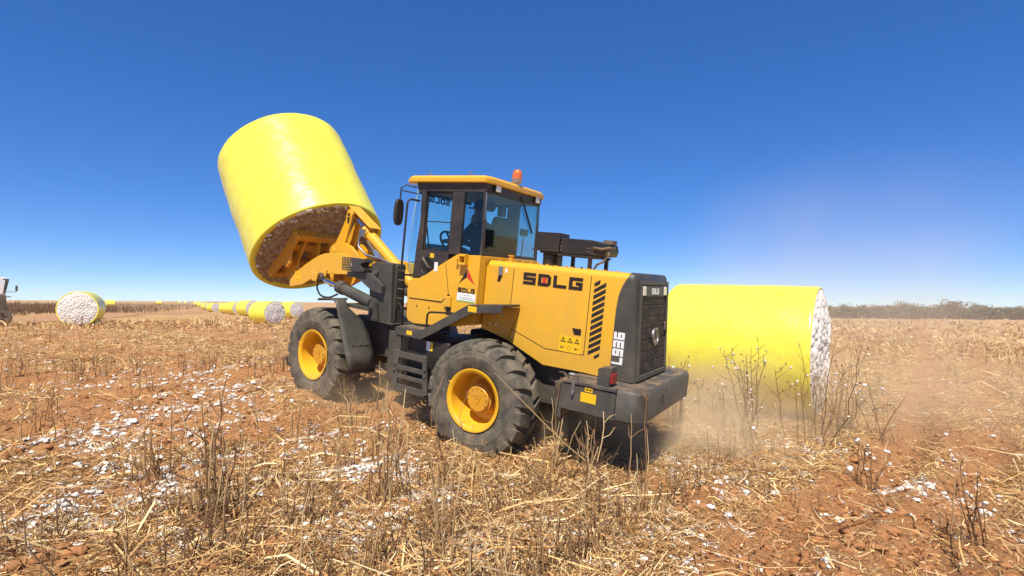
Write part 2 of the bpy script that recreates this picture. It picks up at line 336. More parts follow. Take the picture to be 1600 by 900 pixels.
# ---- wheels
def lug_block(mb, t0, half, side, R, n):
    ys = [.012, .085, .155, .205, .222]; rt = [R, R - .003, R - .012, R - .032, R - .085]; rb = [R - .055] * 3 + [R - .075, R - .11]
    sk = [0, .05, .09, .105, .11]; w = [.098, .104, .110, .108, .10]
    ring = []
    for y, a, b_, s_, h in zip(ys, rt, rb, sk, w):
        cc = t0 + s_ * 1.0; q = []
        for (r_, th) in ((b_, cc - h * 1.1), (a, cc - h), (a, cc + h), (b_, cc + h * 1.1)):
            q.append((r_ * math.sin(th), side * y, r_ * math.cos(th)))
        ring.append(q)
    mb.loft(ring, cap=True)
def make_wheel():
    R = .672
    tyre = MB(); prof = [(.335, -.16), (.352, -.19), (.40, -.212), (.47, -.2225), (.54, -.2215), (.59, -.212), (.615, -.19), (.622, -.13), (.625, 0), (.622, .13), (.615, .19), (.585, .212), (.54, .2215), (.50, .2225), (.497, .2265), (.47, .2262), (.467, .2225), (.40, .212), (.352, .19), (.335, .16)]
    tyre.lathe(prof, 64)
    N = 20
    for k in range(N):
        lug_block(tyre, 2 * math.pi * k / N, 0, 1, R, N); lug_block(tyre, 2 * math.pi * (k + .5) / N, 0, -1, R, N)
    rim = MB(); rim.lathe([(.30, -.19), (.345, -.19), (.345, -.175), (.318, -.165), (.305, -.02), (.305, .12), (.322, .165), (.328, .185), (.345, .196), (.354, .205), (.352, .213), (.340, .213), (.318, .203), (.302, .19), (.296, .12), (.287, -.05), (.27, -.085), (.215, -.10), (.19, -.10), (.19, -.12), (.28, -.12), (.29, -.14), (.30, -.19)], 64)
    rim.tube([(.27, .20, .165), (.315, .215, .19)], .008, 6)
    hub = MB(); hub.lathe([(.21, -.12), (.21, -.08), (.20, -.07), (.172, .0), (.165, .05), (.165, .07), (.146, .072), (.146, .098), (.136, .108), (.0, .110)], 48)
    for k in range(12):
        a = 2 * math.pi * k / 12; hub.disc((.126 * math.cos(a), 0, .126 * math.sin(a)), .009, .10, .118, 6)
    for k in range(16):
        a = 2 * math.pi * k / 16; hub.disc((.195 * math.cos(a), 0, .195 * math.sin(a)), .013, -.10, -.07, 6)
    emb = [(-.045, .012), (.045, .012), (0, -.062)]
    [hub.prism([emb[q], emb[(q + 1) % 3], tuple(.62 * v for v in emb[(q + 1) % 3]), tuple(.62 * v for v in emb[q])], .108, .116) for q in range(3)]; [hub.box(-.05 + k * .028, -.03 + k * .028, .108, .114, .03, .05) for k in range(4)]
    return tyre, rim, hub
_ty, _ri, _hu = make_wheel(); W0 = None
def place_wheel(mtx):
    global W0
    if W0 is None:
        e = bpy.data.objects.new('wheel', None); COL.objects.link(e); e.parent = loader
        a = build(_ty, 'tyre', M_rub, e, bev=.008, seg=1); b_ = build(_ri, 'rim', M_rim, e, ang=30); c = build(_hu, 'hub', M_yel2, e, ang=30); W0 = (e, a, b_, c)
    else:
        e = W0[0].copy(); COL.objects.link(e); e.parent = loader
        for o in W0[1:]: q = o.copy(); COL.objects.link(q); q.parent = e
    e.matrix_local = mtx
def roty(a): return Matrix.Rotation(a, 4, 'Y')
FRM = Matrix(((ca, -sa, 0, JX), (sa, ca, 0, 0), (0, 0, 1, 0), (0, 0, 0, 1)))
for fr, sd_, ph in ((0, 1, .1), (0, -1, .3), (1, 1, .2), (1, -1, .05)):
    m = Matrix.Translation((JX if fr else 0, sd_ * .876, .626)) @ (Matrix.Rotation(math.pi, 4, 'Z') if sd_ < 0 else Matrix()) @ roty(ph)
    place_wheel(FRM @ m if fr else m)

# ---- chassis
c = MB(); c.box(-1.05, 1.05, -.42, .42, .60, 1.12); c.box(-1.0, -.9, .42, .60, .62, 1.05); c.prism([(1.0, .62), (1.45, .74), (1.45, .80), (1.0, .80)], -.3, .3); c.prism([(1.0, 1.0), (1.45, 1.0), (1.45, 1.07), (1.0, 1.12)], -.3, .3)
c.lathe([(.13, -.9), (.17, -.3), (.24, -.22), (.24, .22), (.17, .3), (.13, .9)], 24, 'y', (0, 0, .626)); c.box(-1.35, -1.0, -.5, .5, .62, 1.0)
part(c, 'rear_chassis', M_dk, bev=.012)
c = MB(); c.box(.15, 1.42, -.36, .36, .66, 1.18); c.prism([(-.18, .84), (.25, .7), (.25, .98), (-.18, .95)], -.22, .22); c.box(.36, .92, -.58, .58, 1.175, 1.20); c.box(1.0, 1.48, -.46, .46, 1.02, 1.10)
c.lathe([(.13, -.9), (.17, -.3), (.24, -.22), (.24, .22), (.17, .3), (.13, .9)], 24, 'y', (JX, 0, .626)); c.disc((0, 0, 0), .12, .7, 1.12, 20, 'z'); c.box(.12, .42, .36, .56, .45, 1.1)
part(c, 'front_chassis', M_dk, bev=.012, front=True)
tk = MB(); tk.box(.55, 1.22, -.86, -.45, .60, 1.16); tk.box(.55, 1.22, .45, .86, .60, 1.16); part(tk, 'tank', M_blk, bev=.03)

# ---- hood
def hood_section(x, zb, w=.56, zt_=2.19, r=.075):
    a = [(w, zb)] + [(w - r + r * math.cos(t), zt_ - r + r * math.sin(t)) for t in np.linspace(0, math.pi / 2, 7)]
    return [(x, y, z) for y, z in a] + [(x, -y, z) for y, z in a[::-1]]
h = MB(); h.loft([hood_section(x, zb) for x, zb in ((.30, 1.36), (-.06, 1.275), (-.56, 1.07), (-1.05, 1.075), (-1.46, 1.06))], cap=True)
hood = part(h, 'hood', M_yel, ang=30)
for sy in (1, -1):
    seam = MB()
    for (xa, za), (xb, zb) in (((-.068, 2.12), (-.060, 1.28)), ((-1.048, 2.12), (-1.045, 1.262)), ((-.06, 1.425), (-.565, 1.256)), ((-.565, 1.256), (-1.045, 1.262))):
        d = Vector((xb - xa, 0, zb - za)).normalized() * .004; nx, nz_ = -d.z, d.x
        seam.prism([(xa + nx, za + nz_), (xb + nx, zb + nz_), (xb - nx, zb - nz_), (xa - nx, za - nz_)], sy * .555, sy * .5615)
    part(seam, 'panel_seam', M_brn, hood)
for sy, nm in ((1, 1), (-1, -1)):
    # raised front cover of the hood side
    fp = MB(); fp.prism([(.315, 1.36), (.315, 2.11), (.29, 2.14), (-.05, 2.135), (-.05, 1.285)], sy * .556, sy * .572); part(fp, 'side_cover', M_yel, hood, bev=.008)
    vt = MB()
    for k in range(13):
        z0 = 1.225 + k * .067
        xa, xb = (-1.092, -1.225); za, zb = z0 + .0, z0 + .085
        if k == 0: xa2, xb2 = -1.165, -1.225; vt.prism([(xa2, z0 + .045), (xa2 - .005, z0 + .018), (xb2, z0 + .055), (xb2 + .002, z0 + .09)], sy * .556, sy * .5635); continue
        if k == 12: xb = -1.155; zb = z0 + .04
        vt.prism([(xa, za - .018), (xb, zb - .022), (xb, zb + .022), (xa, za + .022)], sy * .556, sy * .5635)
    part(vt, 'vent', M_blk, hood)
    hd = MB(); hd.box(.075, .135, sy * .572, sy * .585, 2.02, 2.13); part(hd, 'latch', M_steel, hood, bev=.01)
    hd = MB(); hd.prism([(.08, 2.02), (.135, 2.02), (.145, 1.945), (.105, 1.945)], sy * .572, sy * .5745); part(hd, 'latch_recess', M_brn, hood); hd = MB(); hd.prism([(-.88, 1.535), (-.99, 1.535), (-.99, 1.465), (-.91, 1.465)], sy * .556, sy * .5625); hd.disc((-.945, 0, 1.50), .014, sy * .556, sy * .569, 12); part(hd, 'lock_plate', M_brn, hood)
    st = MB(); st.box(.045, .015, sy * .572, sy * .5745, 2.06, 2.105); part(st, 'white_label', M_wht, hood)
    # warning label: yellow plate with three triangles
    wl = MB(); wl.box(-.74, -1.005, sy * .5605, sy * .5625, 1.262, 1.435); lab = part(wl, 'warning_label', M_stick, hood)
    tri = MB()
    for k in range(3):
        xc = -.785 - k * .085; zc = 1.395; o_, i_ = .034, .024
        A = [(xc - o_, zc - o_ * .75), (xc + o_, zc - o_ * .75), (xc, zc + o_ * 1.0)]; B = [(xc - i_, zc - i_ * .62), (xc + i_, zc - i_ * .62), (xc, zc + i_ * .9)]
        for q in range(3): tri.prism([A[q], A[(q + 1) % 3], B[(q + 1) % 3], B[q]], sy * .5625, sy * .5638)
        tri.box(xc - .005, xc + .005, sy * .5625, sy * .5638, zc - .008, zc + .012)
        if k != 1: tri.box(xc - .024, xc + .02, sy * .5625, sy * .5638, 1.305, 1.312); tri.box(xc + .012, xc + .022, sy * .5625, sy * .5638, 1.293, 1.324)
        else:
            for a in range(10): t = 2 * math.pi * a / 10; tri.box(xc + .022 * math.cos(t) - .003, xc + .022 * math.cos(t) + .003, sy * .5625, sy * .5638, 1.308 + .022 * math.sin(t) - .003, 1.308 + .022 * math.sin(t) + .003)
    part(tri, 'warning_lettering', M_brn, hood)
    u = (-1, 0, 0) if sy > 0 else (1, 0, 0); x0 = -.205 if sy > 0 else -.955
    lettering('SDLG', (x0, sy * .5605, 1.953), u, (0, 0, 1), .165, .135, .03, 'lettering', M_brn, hood)
    rd = MB(); xd = -.205 - .195 - .0825 if sy > 0 else -.955 + .195 + .0825; rd.box(xd - .027, xd + .027, sy * .5605, sy * .5635, 1.99, 2.05); part(rd, 'red_square', M_red, hood)
hb = MB()
for x in np.linspace(.2, -.45, 7): hb.disc((x, .47, 0), .018, 2.185, 2.207, 8, 'z'); hb.disc((x, -.47, 0), .018, 2.185, 2.207, 8, 'z')
for x in (-.55, -.75, -.95, -1.15, -1.3): hb.box(x, x + .03, .40, .43, 2.185, 2.20)
hb.disc((.28, .1, 0), .035, 2.18, 2.26, 12, 'z'); hb.disc((.28, .1, 0), .045, 2.26, 2.275, 12, 'z')
part(hb, 'bolt', M_yel2, hood)

# ---- rear cowl with grille
def cowl_ring(z, xf, w, xr, ch=.05): return [(xf, w, z), (xr + .065, w, z), (xr + .025, w - .02, z), (xr, w - .06, z), (xr, -w + .06, z), (xr + .025, -w + .02, z), (xr + .065, -w, z), (xf, -w, z)]
xr_ = lambda z: -1.63 + .075 * (z - 1.07) / 1.06
cw = MB(); cw.loft([cowl_ring(z, xf, w, xr_(z) + d) for z, xf, w, d in ((1.065, -1.36, .566, 0), (1.5, -1.358, .566, 0), (1.8, -1.36, .566, 0), (1.95, -1.375, .566, 0), (2.05, -1.405, .567, 0), (2.12, -1.44, .567, 0), (2.165, -1.468, .556, .004), (2.190, -1.475, .53, .012), (2.199, -1.478, .49, .024))])
cowl = part(cw, 'rear_cowl', M_dk, ang=40)
def rear_frame(p):                                                   # x measured backwards from the leaning rear face
    return (xr_(p[2]) - p[0], p[1], p[2])
rf = MB(); O, I_ = (.505, 1.075, 2.125), (.452, 1.13, 2.082)
for a, b_ in (((-O[0], O[1]), (O[0], I_[1])), ((-O[0], I_[2]), (O[0], O[2]))): rf.box(.0, .024, a[0], b_[0], a[1], b_[1])
rf.box(0, .024, -O[0], -I_[0], I_[1], I_[2]); rf.box(0, .024, I_[0], O[0], I_[1], I_[2])
build(rf, 'grille_frame', M_dk, cowl, bev=.006, fn=rear_frame)
sl = MB(); sl.box(0, .002, -.45, .45, 1.135, 2.08)
zz = [1.135, 1.255, 1.375, 1.497, 1.62, 1.74, 1.86, 1.93]
for k in range(7):
    z0, z1 = zz[k] + .012, zz[k + 1] - .006
    sl.box(.002, .007, -.445, .445, z0, z1)
    n = max(2, int((z1 - z0) / .019))
    for q in range(n):
        zc = z0 + (q + .5) * (z1 - z0) / n; sl.box(.007, .0125, -.44, .44, zc - .0045, zc + .0045)
build(sl, 'grille', mat('grille_grey', (.022, .022, .020), .65, grime=(DUST, .6, 9)), cowl, fn=rear_frame)
lb = MB(); lb.box(.002, .022, -.30, .30, 1.955, 2.075); build(lb, 'badge_bar', M_dk, cowl, bev=.008, fn=rear_frame)
lettering('SDLG', (.0225, .135, 1.982), (0, -1, 0), (0, 0, 1), .055, .065, .012, 'badge_lettering', M_wht, cowl, depth=-.003, fn=rear_frame)
for sy in (1, -1):
    hl = MB(); hl.box(.002, .026, sy * .32, sy * .43, 1.965, 2.07); build(hl, 'rear_lamp', M_lens, cowl, bev=.012, fn=rear_frame)
    lettering('L936', (-1.487, sy * .567, 1.232), (0, 0, 1), (sy, 0, 0), .075, .118, .012, 'model_lettering', M_wht, cowl, depth=.004) if sy > 0 else lettering('L936', (-1.369, sy * .567, 1.232), (0, 0, 1), (-1, 0, 0), .075, .118, .012, 'model_lettering', M_wht, cowl)
em = MB(); em.lathe([(.098, .015), (.098, .035), (.082, .038), (.082, .028), (.0, .028)], 32, 'x', (0, -.03, 1.515)); build(em, 'emblem', M_steel, cowl, fn=rear_frame)
ev = MB(); ev.prism([(-.085, 1.46), (-.03, 1.59), (-.03, 1.50)], .028, .034, 'x'); ev.prism([(.025, 1.46), (-.03, 1.59), (-.03, 1.50)], .028, .034, 'x'); build(ev, 'emblem_mark', M_blk, cowl, fn=rear_frame)
lt = MB(); lt.box(.012, .03, -.44, -.385, 1.56, 1.66); build(lt, 'grille_latch', M_ledge, cowl, bev=.006, fn=rear_frame)

# ---- counterweight and side boxes
def cwt_ring(z, o): return [(-1.40, .5, z), (-1.60, .5, z), (-1.60, .945 - o, z), (-1.70, .945 - o, z)] + [(-1.70 - (.165 - o) * math.sin(t), .945 - o - .20 * (1 - math.cos(t)), z) for t in np.linspace(.2, 1.57, 6)] + [(-1.70 - (.165 - o) * math.sin(t), -(.945 - o - .20 * (1 - math.cos(t))), z) for t in np.linspace(1.57, .2, 6)] + [(-1.70, -.945 + o, z), (-1.60, -.945 + o, z), (-1.60, -.5, z), (-1.40, -.5, z)]
k_ = MB(); k_.loft([cwt_ring(.745, .02), cwt_ring(.765, 0), cwt_ring(1.03, 0), cwt_ring(1.055, .02)]); cwt = part(k_, 'counterweight', M_dk, ang=40)
dl_ = MB(); rg_ = cwt_ring(1.0565, .035); dl_.add(rg_, [tuple(range(len(rg_)))]); part(dl_, 'dusty_top', M_ledge, cwt)
hl = MB()
for (y, z, s_) in ((.42, .92, .022), (.16, .985, .022), (.42, .82, .022), (.18, .84, .022)): hl.disc((-1.87 + .0055, y, z), s_, -.001, .001, 14, 'x')
hl.box(-1.867, -1.8645, .235, .33, .865, .955); part(hl, 'socket_hole', M_blk, cwt)
du = MB(); n_ = 14
P_ = [(-1.52 - .30 * (a / n_) + .02 * math.sin(a * 2.1), .62 - 1.1 * a / n_ * 1.0) for a in range(n_ + 1)]
for sy in (1, -1):
    bx = MB(); bx.prism([(-1.59, .745), (-1.59, 1.015), (-1.005, 1.015), (-1.005, .745)], sy * .52, sy * .94); bx.prism([(-1.0, .63), (-.93, .63), (-.90, 1.0), (-1.0, 1.0)], sy * .70, sy * .90)
    tb = part(bx, 'tool_box', M_dk, bev=.008)
    ld = MB(); ld.box(-1.595, -1.0, sy * .50, sy * .952, 1.02, 1.058); part(ld, 'box_lid', M_ledge, tb, bev=.008)
    hn = MB(); hn.tube([(-1.05, sy * .90, 1.05), (-1.05, sy * .90, 1.095), (-1.16, sy * .90, 1.095), (-1.16, sy * .90, 1.05)], .010, 8); part(hn, 'lid_handle', M_dk, tb)
    lc = MB(); lc.box(-1.115, -1.155, sy * .94, sy * .956, .93, 1.045); lc.tube([(-1.135, sy * .955, .95), (-1.137, sy * .962, .91)], .014, 6); part(lc, 'box_latch', M_steel, tb, bev=.004)
    s1 = MB(); s1.box(-1.262, -1.345, sy * .94, sy * .9425, .97, 1.012); s1.box(-1.222, -1.39, sy * .94, sy * .9425, .862, .958); part(s1, 'yellow_label', M_stick, tb, bev=.0)
    s2 = MB(); s2.box(-1.275, -1.30, sy * .9426, sy * .944, .985, 1.0); s2.box(-1.31, -1.335, sy * .9426, sy * .944, .985, 1.0); part(s2, 'label_lettering', M_brn, tb)
    tl = MB(); tl.prism([(-1.375, 1.058), (-1.375, 1.225), (-1.47, 1.25), (-1.515, 1.25), (-1.515, 1.205), (-1.50, 1.058)], sy * .77, sy * .93); tb2 = part(tl, 'tail_light', M_dk, bev=.008)
    ts = MB(); ts.box(-1.53, -1.503, sy * .785, sy * .915, 1.09, 1.19); part(ts, 'lens', M_tail, tb2, bev=.006)
    # hook and plate on the frame below the hood
    hk = MB(); hk.tube([(-.80 + .05 * math.cos(a), sy * .52, .975 + .055 * math.sin(a)) for a in np.linspace(.9, 5.2, 10)], .022, 8); part(hk, 'tie_hook', M_dk)
    pl = MB(); pl.box(-.93, -.985, sy * .60, sy * .604, .93, 1.05); part(pl, 'hook_label', M_wht)
    ph = MB(); ph.box(-.945, -.972, sy * .604, sy * .606, .985, 1.035); part(ph, 'hook_symbol', M_brn)

# ---- rear fender platforms, steps
for sy in (1, -1):
    top = [(1.335, 1.258), (.93, 1.262), (.25, 1.662), (-.205, 1.712)]
    f = MB(); f.prism(top + [(-.203, 1.682), (.24, 1.632), (.92, 1.230), (1.33, 1.226)], sy * .58, sy * .945)
    low = [(-.207, 1.625), (.20, 1.565), (.915, 1.155), (1.325, 1.165)]
    f.prism(top + low, sy * .946, sy * .965)
    fen = part(f, 'rear_fender', M_dk, bev=.004)
    pp = MB(); pp.box(.96, 1.31, sy * .60, sy * .93, 1.262, 1.268); part(pp, 'tread_plate', M_ledge, fen)
    br = MB(); br.prism([(.22, 1.625), (-.19, 1.665), (-.07, 1.29), (.22, 1.40)], sy * .575, sy * .60); part(br, 'fender_bracket', M_yel2, fen)
    bt = MB()
    for x, z in ((.12, 1.55), (.02, 1.555), (.17, 1.44), (.08, 1.44)): bt.disc((x, 0, z), .016, sy * .60, sy * .612, 8)
    part(bt, 'bracket_bolt', M_steel, fen)
    la = MB(); la.box(1.15, 1.06, sy * .965, sy * .967, 1.185, 1.235); la.box(.25, .13, sy * .965, sy * .967, 1.585, 1.65); part(la, 'fender_label', M_stick, fen)
    hr = MB(); hr.tube([(.88, sy * .92, 1.26), (.88, sy * .92, 1.46), (.86, sy * .92, 1.49), (.82, sy * .92, 1.50), (.50, sy * .92, 1.53)], .013, 8); part(hr, 'handrail', M_blk, fen)
    st = MB()
    st.prism([(1.335, 1.17), (1.25, 1.17), (1.25, .95), (1.335, .95)], sy * .90, sy * .945)
    st.prism([(1.34, .97), (1.24, .97), (1.235, .47), (1.335, .47)], sy * .94, sy * .975); st.prism([(.86, .97), (.80, .97), (.74, .50), (.82, .48)], sy * .94, sy * .975)
    st.prism([(.86, .97), (.80, 1.05), (.70, .60), (.76, .55)], sy * .80, sy * .83)
    for z0, z1, x0, x1 in ((.885, .965, .84, 1.25), (.735, .795, .82, 1.24), (.625, .68, .81, 1.24), (.47, .555, .79, 1.24)): st.box(x0, x1, sy * .955, sy * .972, z0, z1); st.box(x0, x1, sy * .80, sy * .955, z0, z0 + .02)
    for z in (.80, .72): st.disc((1.29, 0, z), .02, sy * .975, sy * .99, 8); st.disc((.80, 0, z), .02, sy * .975, sy * .99, 8)
    sp = part(st, 'step_ladder', M_dk, bev=.006)
    bl = MB(); bl.box(.90, .84, sy * .862, sy * .866, 1.02, 1.13); part(bl, 'tank_label', M_wht, sp)
    bl = MB(); bl.box(.835, .80, sy * .862, sy * .866, 1.02, 1.13); part(bl, 'tank_warning', M_stick, sp)

# ---- cab
cab = MB(); lw = [(.33, 1.40), (.33, 2.232), (.69, 2.215), (.80, 2.15), (1.0, 2.03), (1.15, 1.93), (1.27, 1.872), (1.42, 1.845), (1.44, 1.70), (1.42, 1.36), (1.39, 1.31), (1.27, 1.285), (.70, 1.33)]
for sy in (1, -1): cab.prism(lw, sy * .65, sy * .70)
cab.box(.33, .37, -.65, .65, 1.40, 2.232); cab.prism([(.37, 1.40), (1.40, 1.33), (1.40, 1.40), (.37, 1.50)], -.65, .65); cab.prism([(1.39, 1.33), (1.44, 1.70), (1.42, 1.845), (1.38, 1.845)], -.65, .65)
cabo = part(cab, 'cab', M_yel, bev=.010)
fr = MB()
def post(pts, w0=.615, w1=.668):
    for sy in (1, -1): fr.prism(pts, sy * w0, sy * w1)
post([(.33, 2.233), (.36, 2.233), (.385, 2.985), (.365, 2.985)])                       # rear post
post([(.672, 2.233), (.70, 2.216), (.845, 2.216), (.845, 2.985), (.672, 2.985)])             # middle post
post([(1.275, 1.90), (1.40, 1.86), (1.375, 2.3), (1.345, 2.6), (1.36, 2.985), (1.275, 2.985)])   # front post
post([(.36, 2.985), (1.42, 2.985), (1.45, 3.10), (.34, 3.10)])
for sy in (1, -1):
    fr.prism([(.845, 2.13), (1.0, 2.035), (1.15, 1.935), (1.27, 1.878), (1.274, 1.90), (1.274, 2.235), (.845, 2.235)], sy * .615, sy * .668)   # lower door
fr.box(.335, .375, -.615, .615, 2.233, 2.275); fr.box(.345, .375, -.615, .615, 2.975, 3.10); fr.box(1.36, 1.42, -.615, .615, 3.0, 3.10)
fr.box(.355, .385, -.30, -.12, 2.275, 2.975) if False else None
cfr = part(fr, 'cab_frame', M_frame, bev=.006)
ly = MB(); ly.box(.40, 1.36, -.60, .60, 2.99, 3.06); part(ly, 'headliner', mat('headliner', (.16, .155, .15), .9), cfr)
for sy in (1, -1):
    gl = MB(); gl.box(.848, 1.273, sy * .628, sy * .632, 2.237, 2.984); part(gl, 'door_glass', M_gl, cfr)
    gb = MB()
    for a in ((.846, .872, 2.238, 2.984), (1.25, 1.274, 2.238, 2.984), (.872, 1.25, 2.238, 2.262), (.872, 1.25, 2.958, 2.984)): gb.box(a[0], a[1], sy * .633, sy * .640, a[2], a[3])
    gb.box(.872, 1.25, sy * .633, sy * .640, 2.60, 2.612)
    part(gb, 'window_seal', M_blk, cfr)
    gl = MB(); gl.box(.372, .671, sy * .640, sy * .645, 2.235, 2.984); part(gl, 'side_glass', M_gd, cfr)
    dh = MB(); dh.tube([(1.24, sy * .672, 2.135), (1.20, sy * .70, 2.11), (1.12, sy * .705, 2.03), (1.10, sy * .672, 2.015)], [.014, .018, .018, .014], 8); part(dh, 'door_handle', M_ledge, cfr)
    dr = MB(); dr.lathe([(.0, .0), (.10, .0), (.105, .006), (.115, .006), (.118, 0)], 20, 'y', (1.17, sy * .6685, 2.04)); part(dr, 'handle_recess', M_blk, cfr)
    dl = MB(); dl.box(1.13, 1.065, sy * .669, sy * .671, 2.15, 2.205); part(dl, 'door_label', M_stick, cfr)
    dl = MB(); dl.box(1.02, .965, sy * .70, sy * .703, 1.985, 2.10); part(dl, 'white_tag', M_wht, cfr)
    # door edge lines on the yellow panel
    de = MB(); de.prism([(.845, 2.10), (.838, 2.10), (.755, 1.72), (.762, 1.72)], sy * .70, sy * .702); de.prism([(.758, 1.725), (.766, 1.715), (.86, 1.618), (.85, 1.612)], sy * .70, sy * .704); de.prism([(.86, 1.622), (.86, 1.606), (1.40, 1.60), (1.40, 1.612)], sy * .70, sy * .703); de.box(.775, .735, sy * .70, sy * .703, 1.66, 1.72)
    part(de, 'door_seam', M_brn, cabo)
    hg = MB(); hg.box(.50, .60, sy * .70, sy * .775, 2.20, 2.232); hg.box(.50, .60, sy * .70, sy * .775, 2.10, 2.13); hg.box(.585, .60, sy * .70, sy * .77, 2.13, 2.20); hg.box(.50, .512, sy * .70, sy * .77, 2.13, 2.20); hg.disc((.64, 0, 2.165), .02, sy * .70, sy * .76, 10); part(hg, 'door_stop', M_yel, cabo, bev=.004)
    bk = MB(); bk.prism([(.70, 1.70), (.785, 1.70), (.80, 1.60), (.80, 1.57), (.70, 1.57)], sy * .70, sy * .73); part(bk, 'door_hinge', M_yel, cabo, bev=.006)
    bb = MB(); bb.box(.70, .775, sy * .70, sy * .703, 1.47, 1.565); part(bb, 'hinge_recess', M_brn, cabo)
    # emblem, lettering and plate on the cab corner
    em = MB(); em.prism([(.495, 2.06), (.615, 1.872), (.535, 1.935), (.502, 1.955)], sy * .70, sy * .7025); part(em, 'emblem_dark', M_blk, cabo)
    em = MB(); em.prism([(.488, 2.05), (.498, 1.955), (.375, 1.875)], sy * .70, sy * .7025); part(em, 'emblem_red', M_red, cabo)
    u = (-1, 0, 0) if sy > 0 else (1, 0, 0); lettering('SDLG', (.618 if sy > 0 else .37, sy * .70, 1.768), u, (0, 0, 1), .054, .058, .011, 'cab_lettering', M_brn, cabo)
    si = MB(); si.box(.625, .35, sy * .70, sy * .7025, 1.655, 1.765); part(si, 'dealer_plate', M_wht, cabo)
    si = MB(); si.box(.622, .353, sy * .7025, sy * .7032, 1.657, 1.672); part(si, 'plate_stripe', mat('green_marking', (.25, .45, .05), .5), cabo)
    si = MB()
    for z, xa, xb in ((1.738, .53, .42), (1.708, .585, .40), (1.688, .57, .385)):
        x = xa
        while x > xb: w_ = random.uniform(.008, .02); si.box(x, x - w_, sy * .7025, sy * .7032, z - .004, z + .004); x -= w_ + .005
    part(si, 'plate_print', mat('grey_print', (.2, .25, .2), .6), cabo)
    hs_ = MB()
    for x in (1.05, 1.25): hs_.disc((x, 0, 1.52), .010, sy * .70, sy * .706, 8)
    part(hs_, 'cab_bolt', M_brn, cabo)
rg = MB(); rg.box(.352, .357, -.648, .648, 2.277, 2.974); part(rg, 'rear_glass', M_gl, cfr)
cs = MB(); cs.box(.350, .372, .645, .655, 2.235, 2.984); part(cs, 'glass_strip', M_steel, cfr)
wp = MB(); wp.tube([(.335, -.10, 3.03), (.33, -.16, 2.98), (.33, -.30, 2.80), (.338, -.33, 2.76)], .010, 6); wp.tube([(.338, -.21, 2.93), (.338, -.47, 2.60)], .013, 6); part(wp, 'rear_wiper', M_blk, cfr)
# curved windscreen
def ws_ring(z, xfr, y1, n=13):
    out = []
    for k in range(n):
        a = math.pi * k / (n - 1) - math.pi / 2; s_, c_ = math.sin(a), math.cos(a)
        out.append((1.385 + (xfr - 1.385) * (abs(c_) ** .55), .655 * (abs(s_) ** .8) * (1 if s_ > 0 else -1), z))
    return out
w = MB(); w.loft([ws_ring(z, x, 0) for z, x in ((1.86, 1.56), (1.95, 1.62), (2.07, 1.68), (2.2, 1.70), (2.45, 1.67), (2.75, 1.62), (3.0, 1.54), (3.09, 1.52))], cap=False, close=False); part(w, 'windscreen', M_gl, cfr, ang=60)
lettering('SDLG', (1.56, .36, 2.90), (0, -1, 0), (0, 0, 1), .085, .075, .02, 'windscreen_lettering', M_blk, cfr) if False else lettering('SDLG', (1.50, -.10, 2.89), (0, 1, 0), (0, 0, 1), .095, .08, .02, 'windscreen_lettering', M_blk, cfr)
wb = MB(); wb.box(1.46, 1.50, -.55, .55, 2.965, 3.09); wb.tube([(1.62, .1, 2.15), (1.60, .22, 2.50), (1.585, .34, 2.80)], .010, 6); wb.tube([(1.63, -.35, 2.15), (1.61, -.25, 2.50)], .010, 6); part(wb, 'windscreen_wiper', M_blk, cfr)
rf = MB(); ol = [(.30, .60), (.34, .715), (1.52, .725), (1.645, .62), (1.66, -.62), (1.52, -.725), (.34, -.715), (.30, -.60)]
def rr_(z, k): return [(.97 + (x - .97) * k, y * k, z) for x, y in ol]
rf.loft([rr_(3.092, .985), rr_(3.10, 1.0), rr_(3.15, 1.0), rr_(3.178, .955), rr_(3.186, .90)]); roof = part(rf, 'cab_roof', M_yel, ang=25, bev=.006)
for x, y in ((1.31, .60), (.66, .60), (.66, -.60), (1.31, -.60)):
    eb = MB(); eb.tube([(x + .026 * math.cos(a), y, 3.212 + .026 * math.sin(a)) for a in np.linspace(-1.4, 4.5, 14)], .007, 6); eb.disc((x, y, 0), .016, 3.175, 3.192, 8, 'z'); part(eb, 'eye_bolt', M_steel, roof)
bc = MB(); bc.disc((.36, .0, 0), .045, 3.17, 3.20, 12, 'z'); bc.lathe([(.066, 3.20), (.070, 3.21), (.070, 3.245), (.062, 3.25)], 20, 'z', (.36, 0, 0), True); part(bc, 'beacon_base', M_steel, roof)
bc = MB(); bc.lathe([(.064, 3.25), (.064, 3.30), (.061, 3.33), (.05, 3.358), (.03, 3.373), (.005, 3.378)], 20, 'z', (.36, 0, 0), True); part(bc, 'beacon', M_org, roof)
for y in (.47, -.50):
    wl_ = MB(); wl_.box(.315, .37, y - .062, y + .062, 3.005, 3.10); part(wl_, 'work_light', M_blk, roof, bev=.01)
    ll = MB(); ll.box(.308, .314, y - .052, y + .052, 3.015, 3.09); part(ll, 'work_light_lens', M_lens, roof, bev=.004)
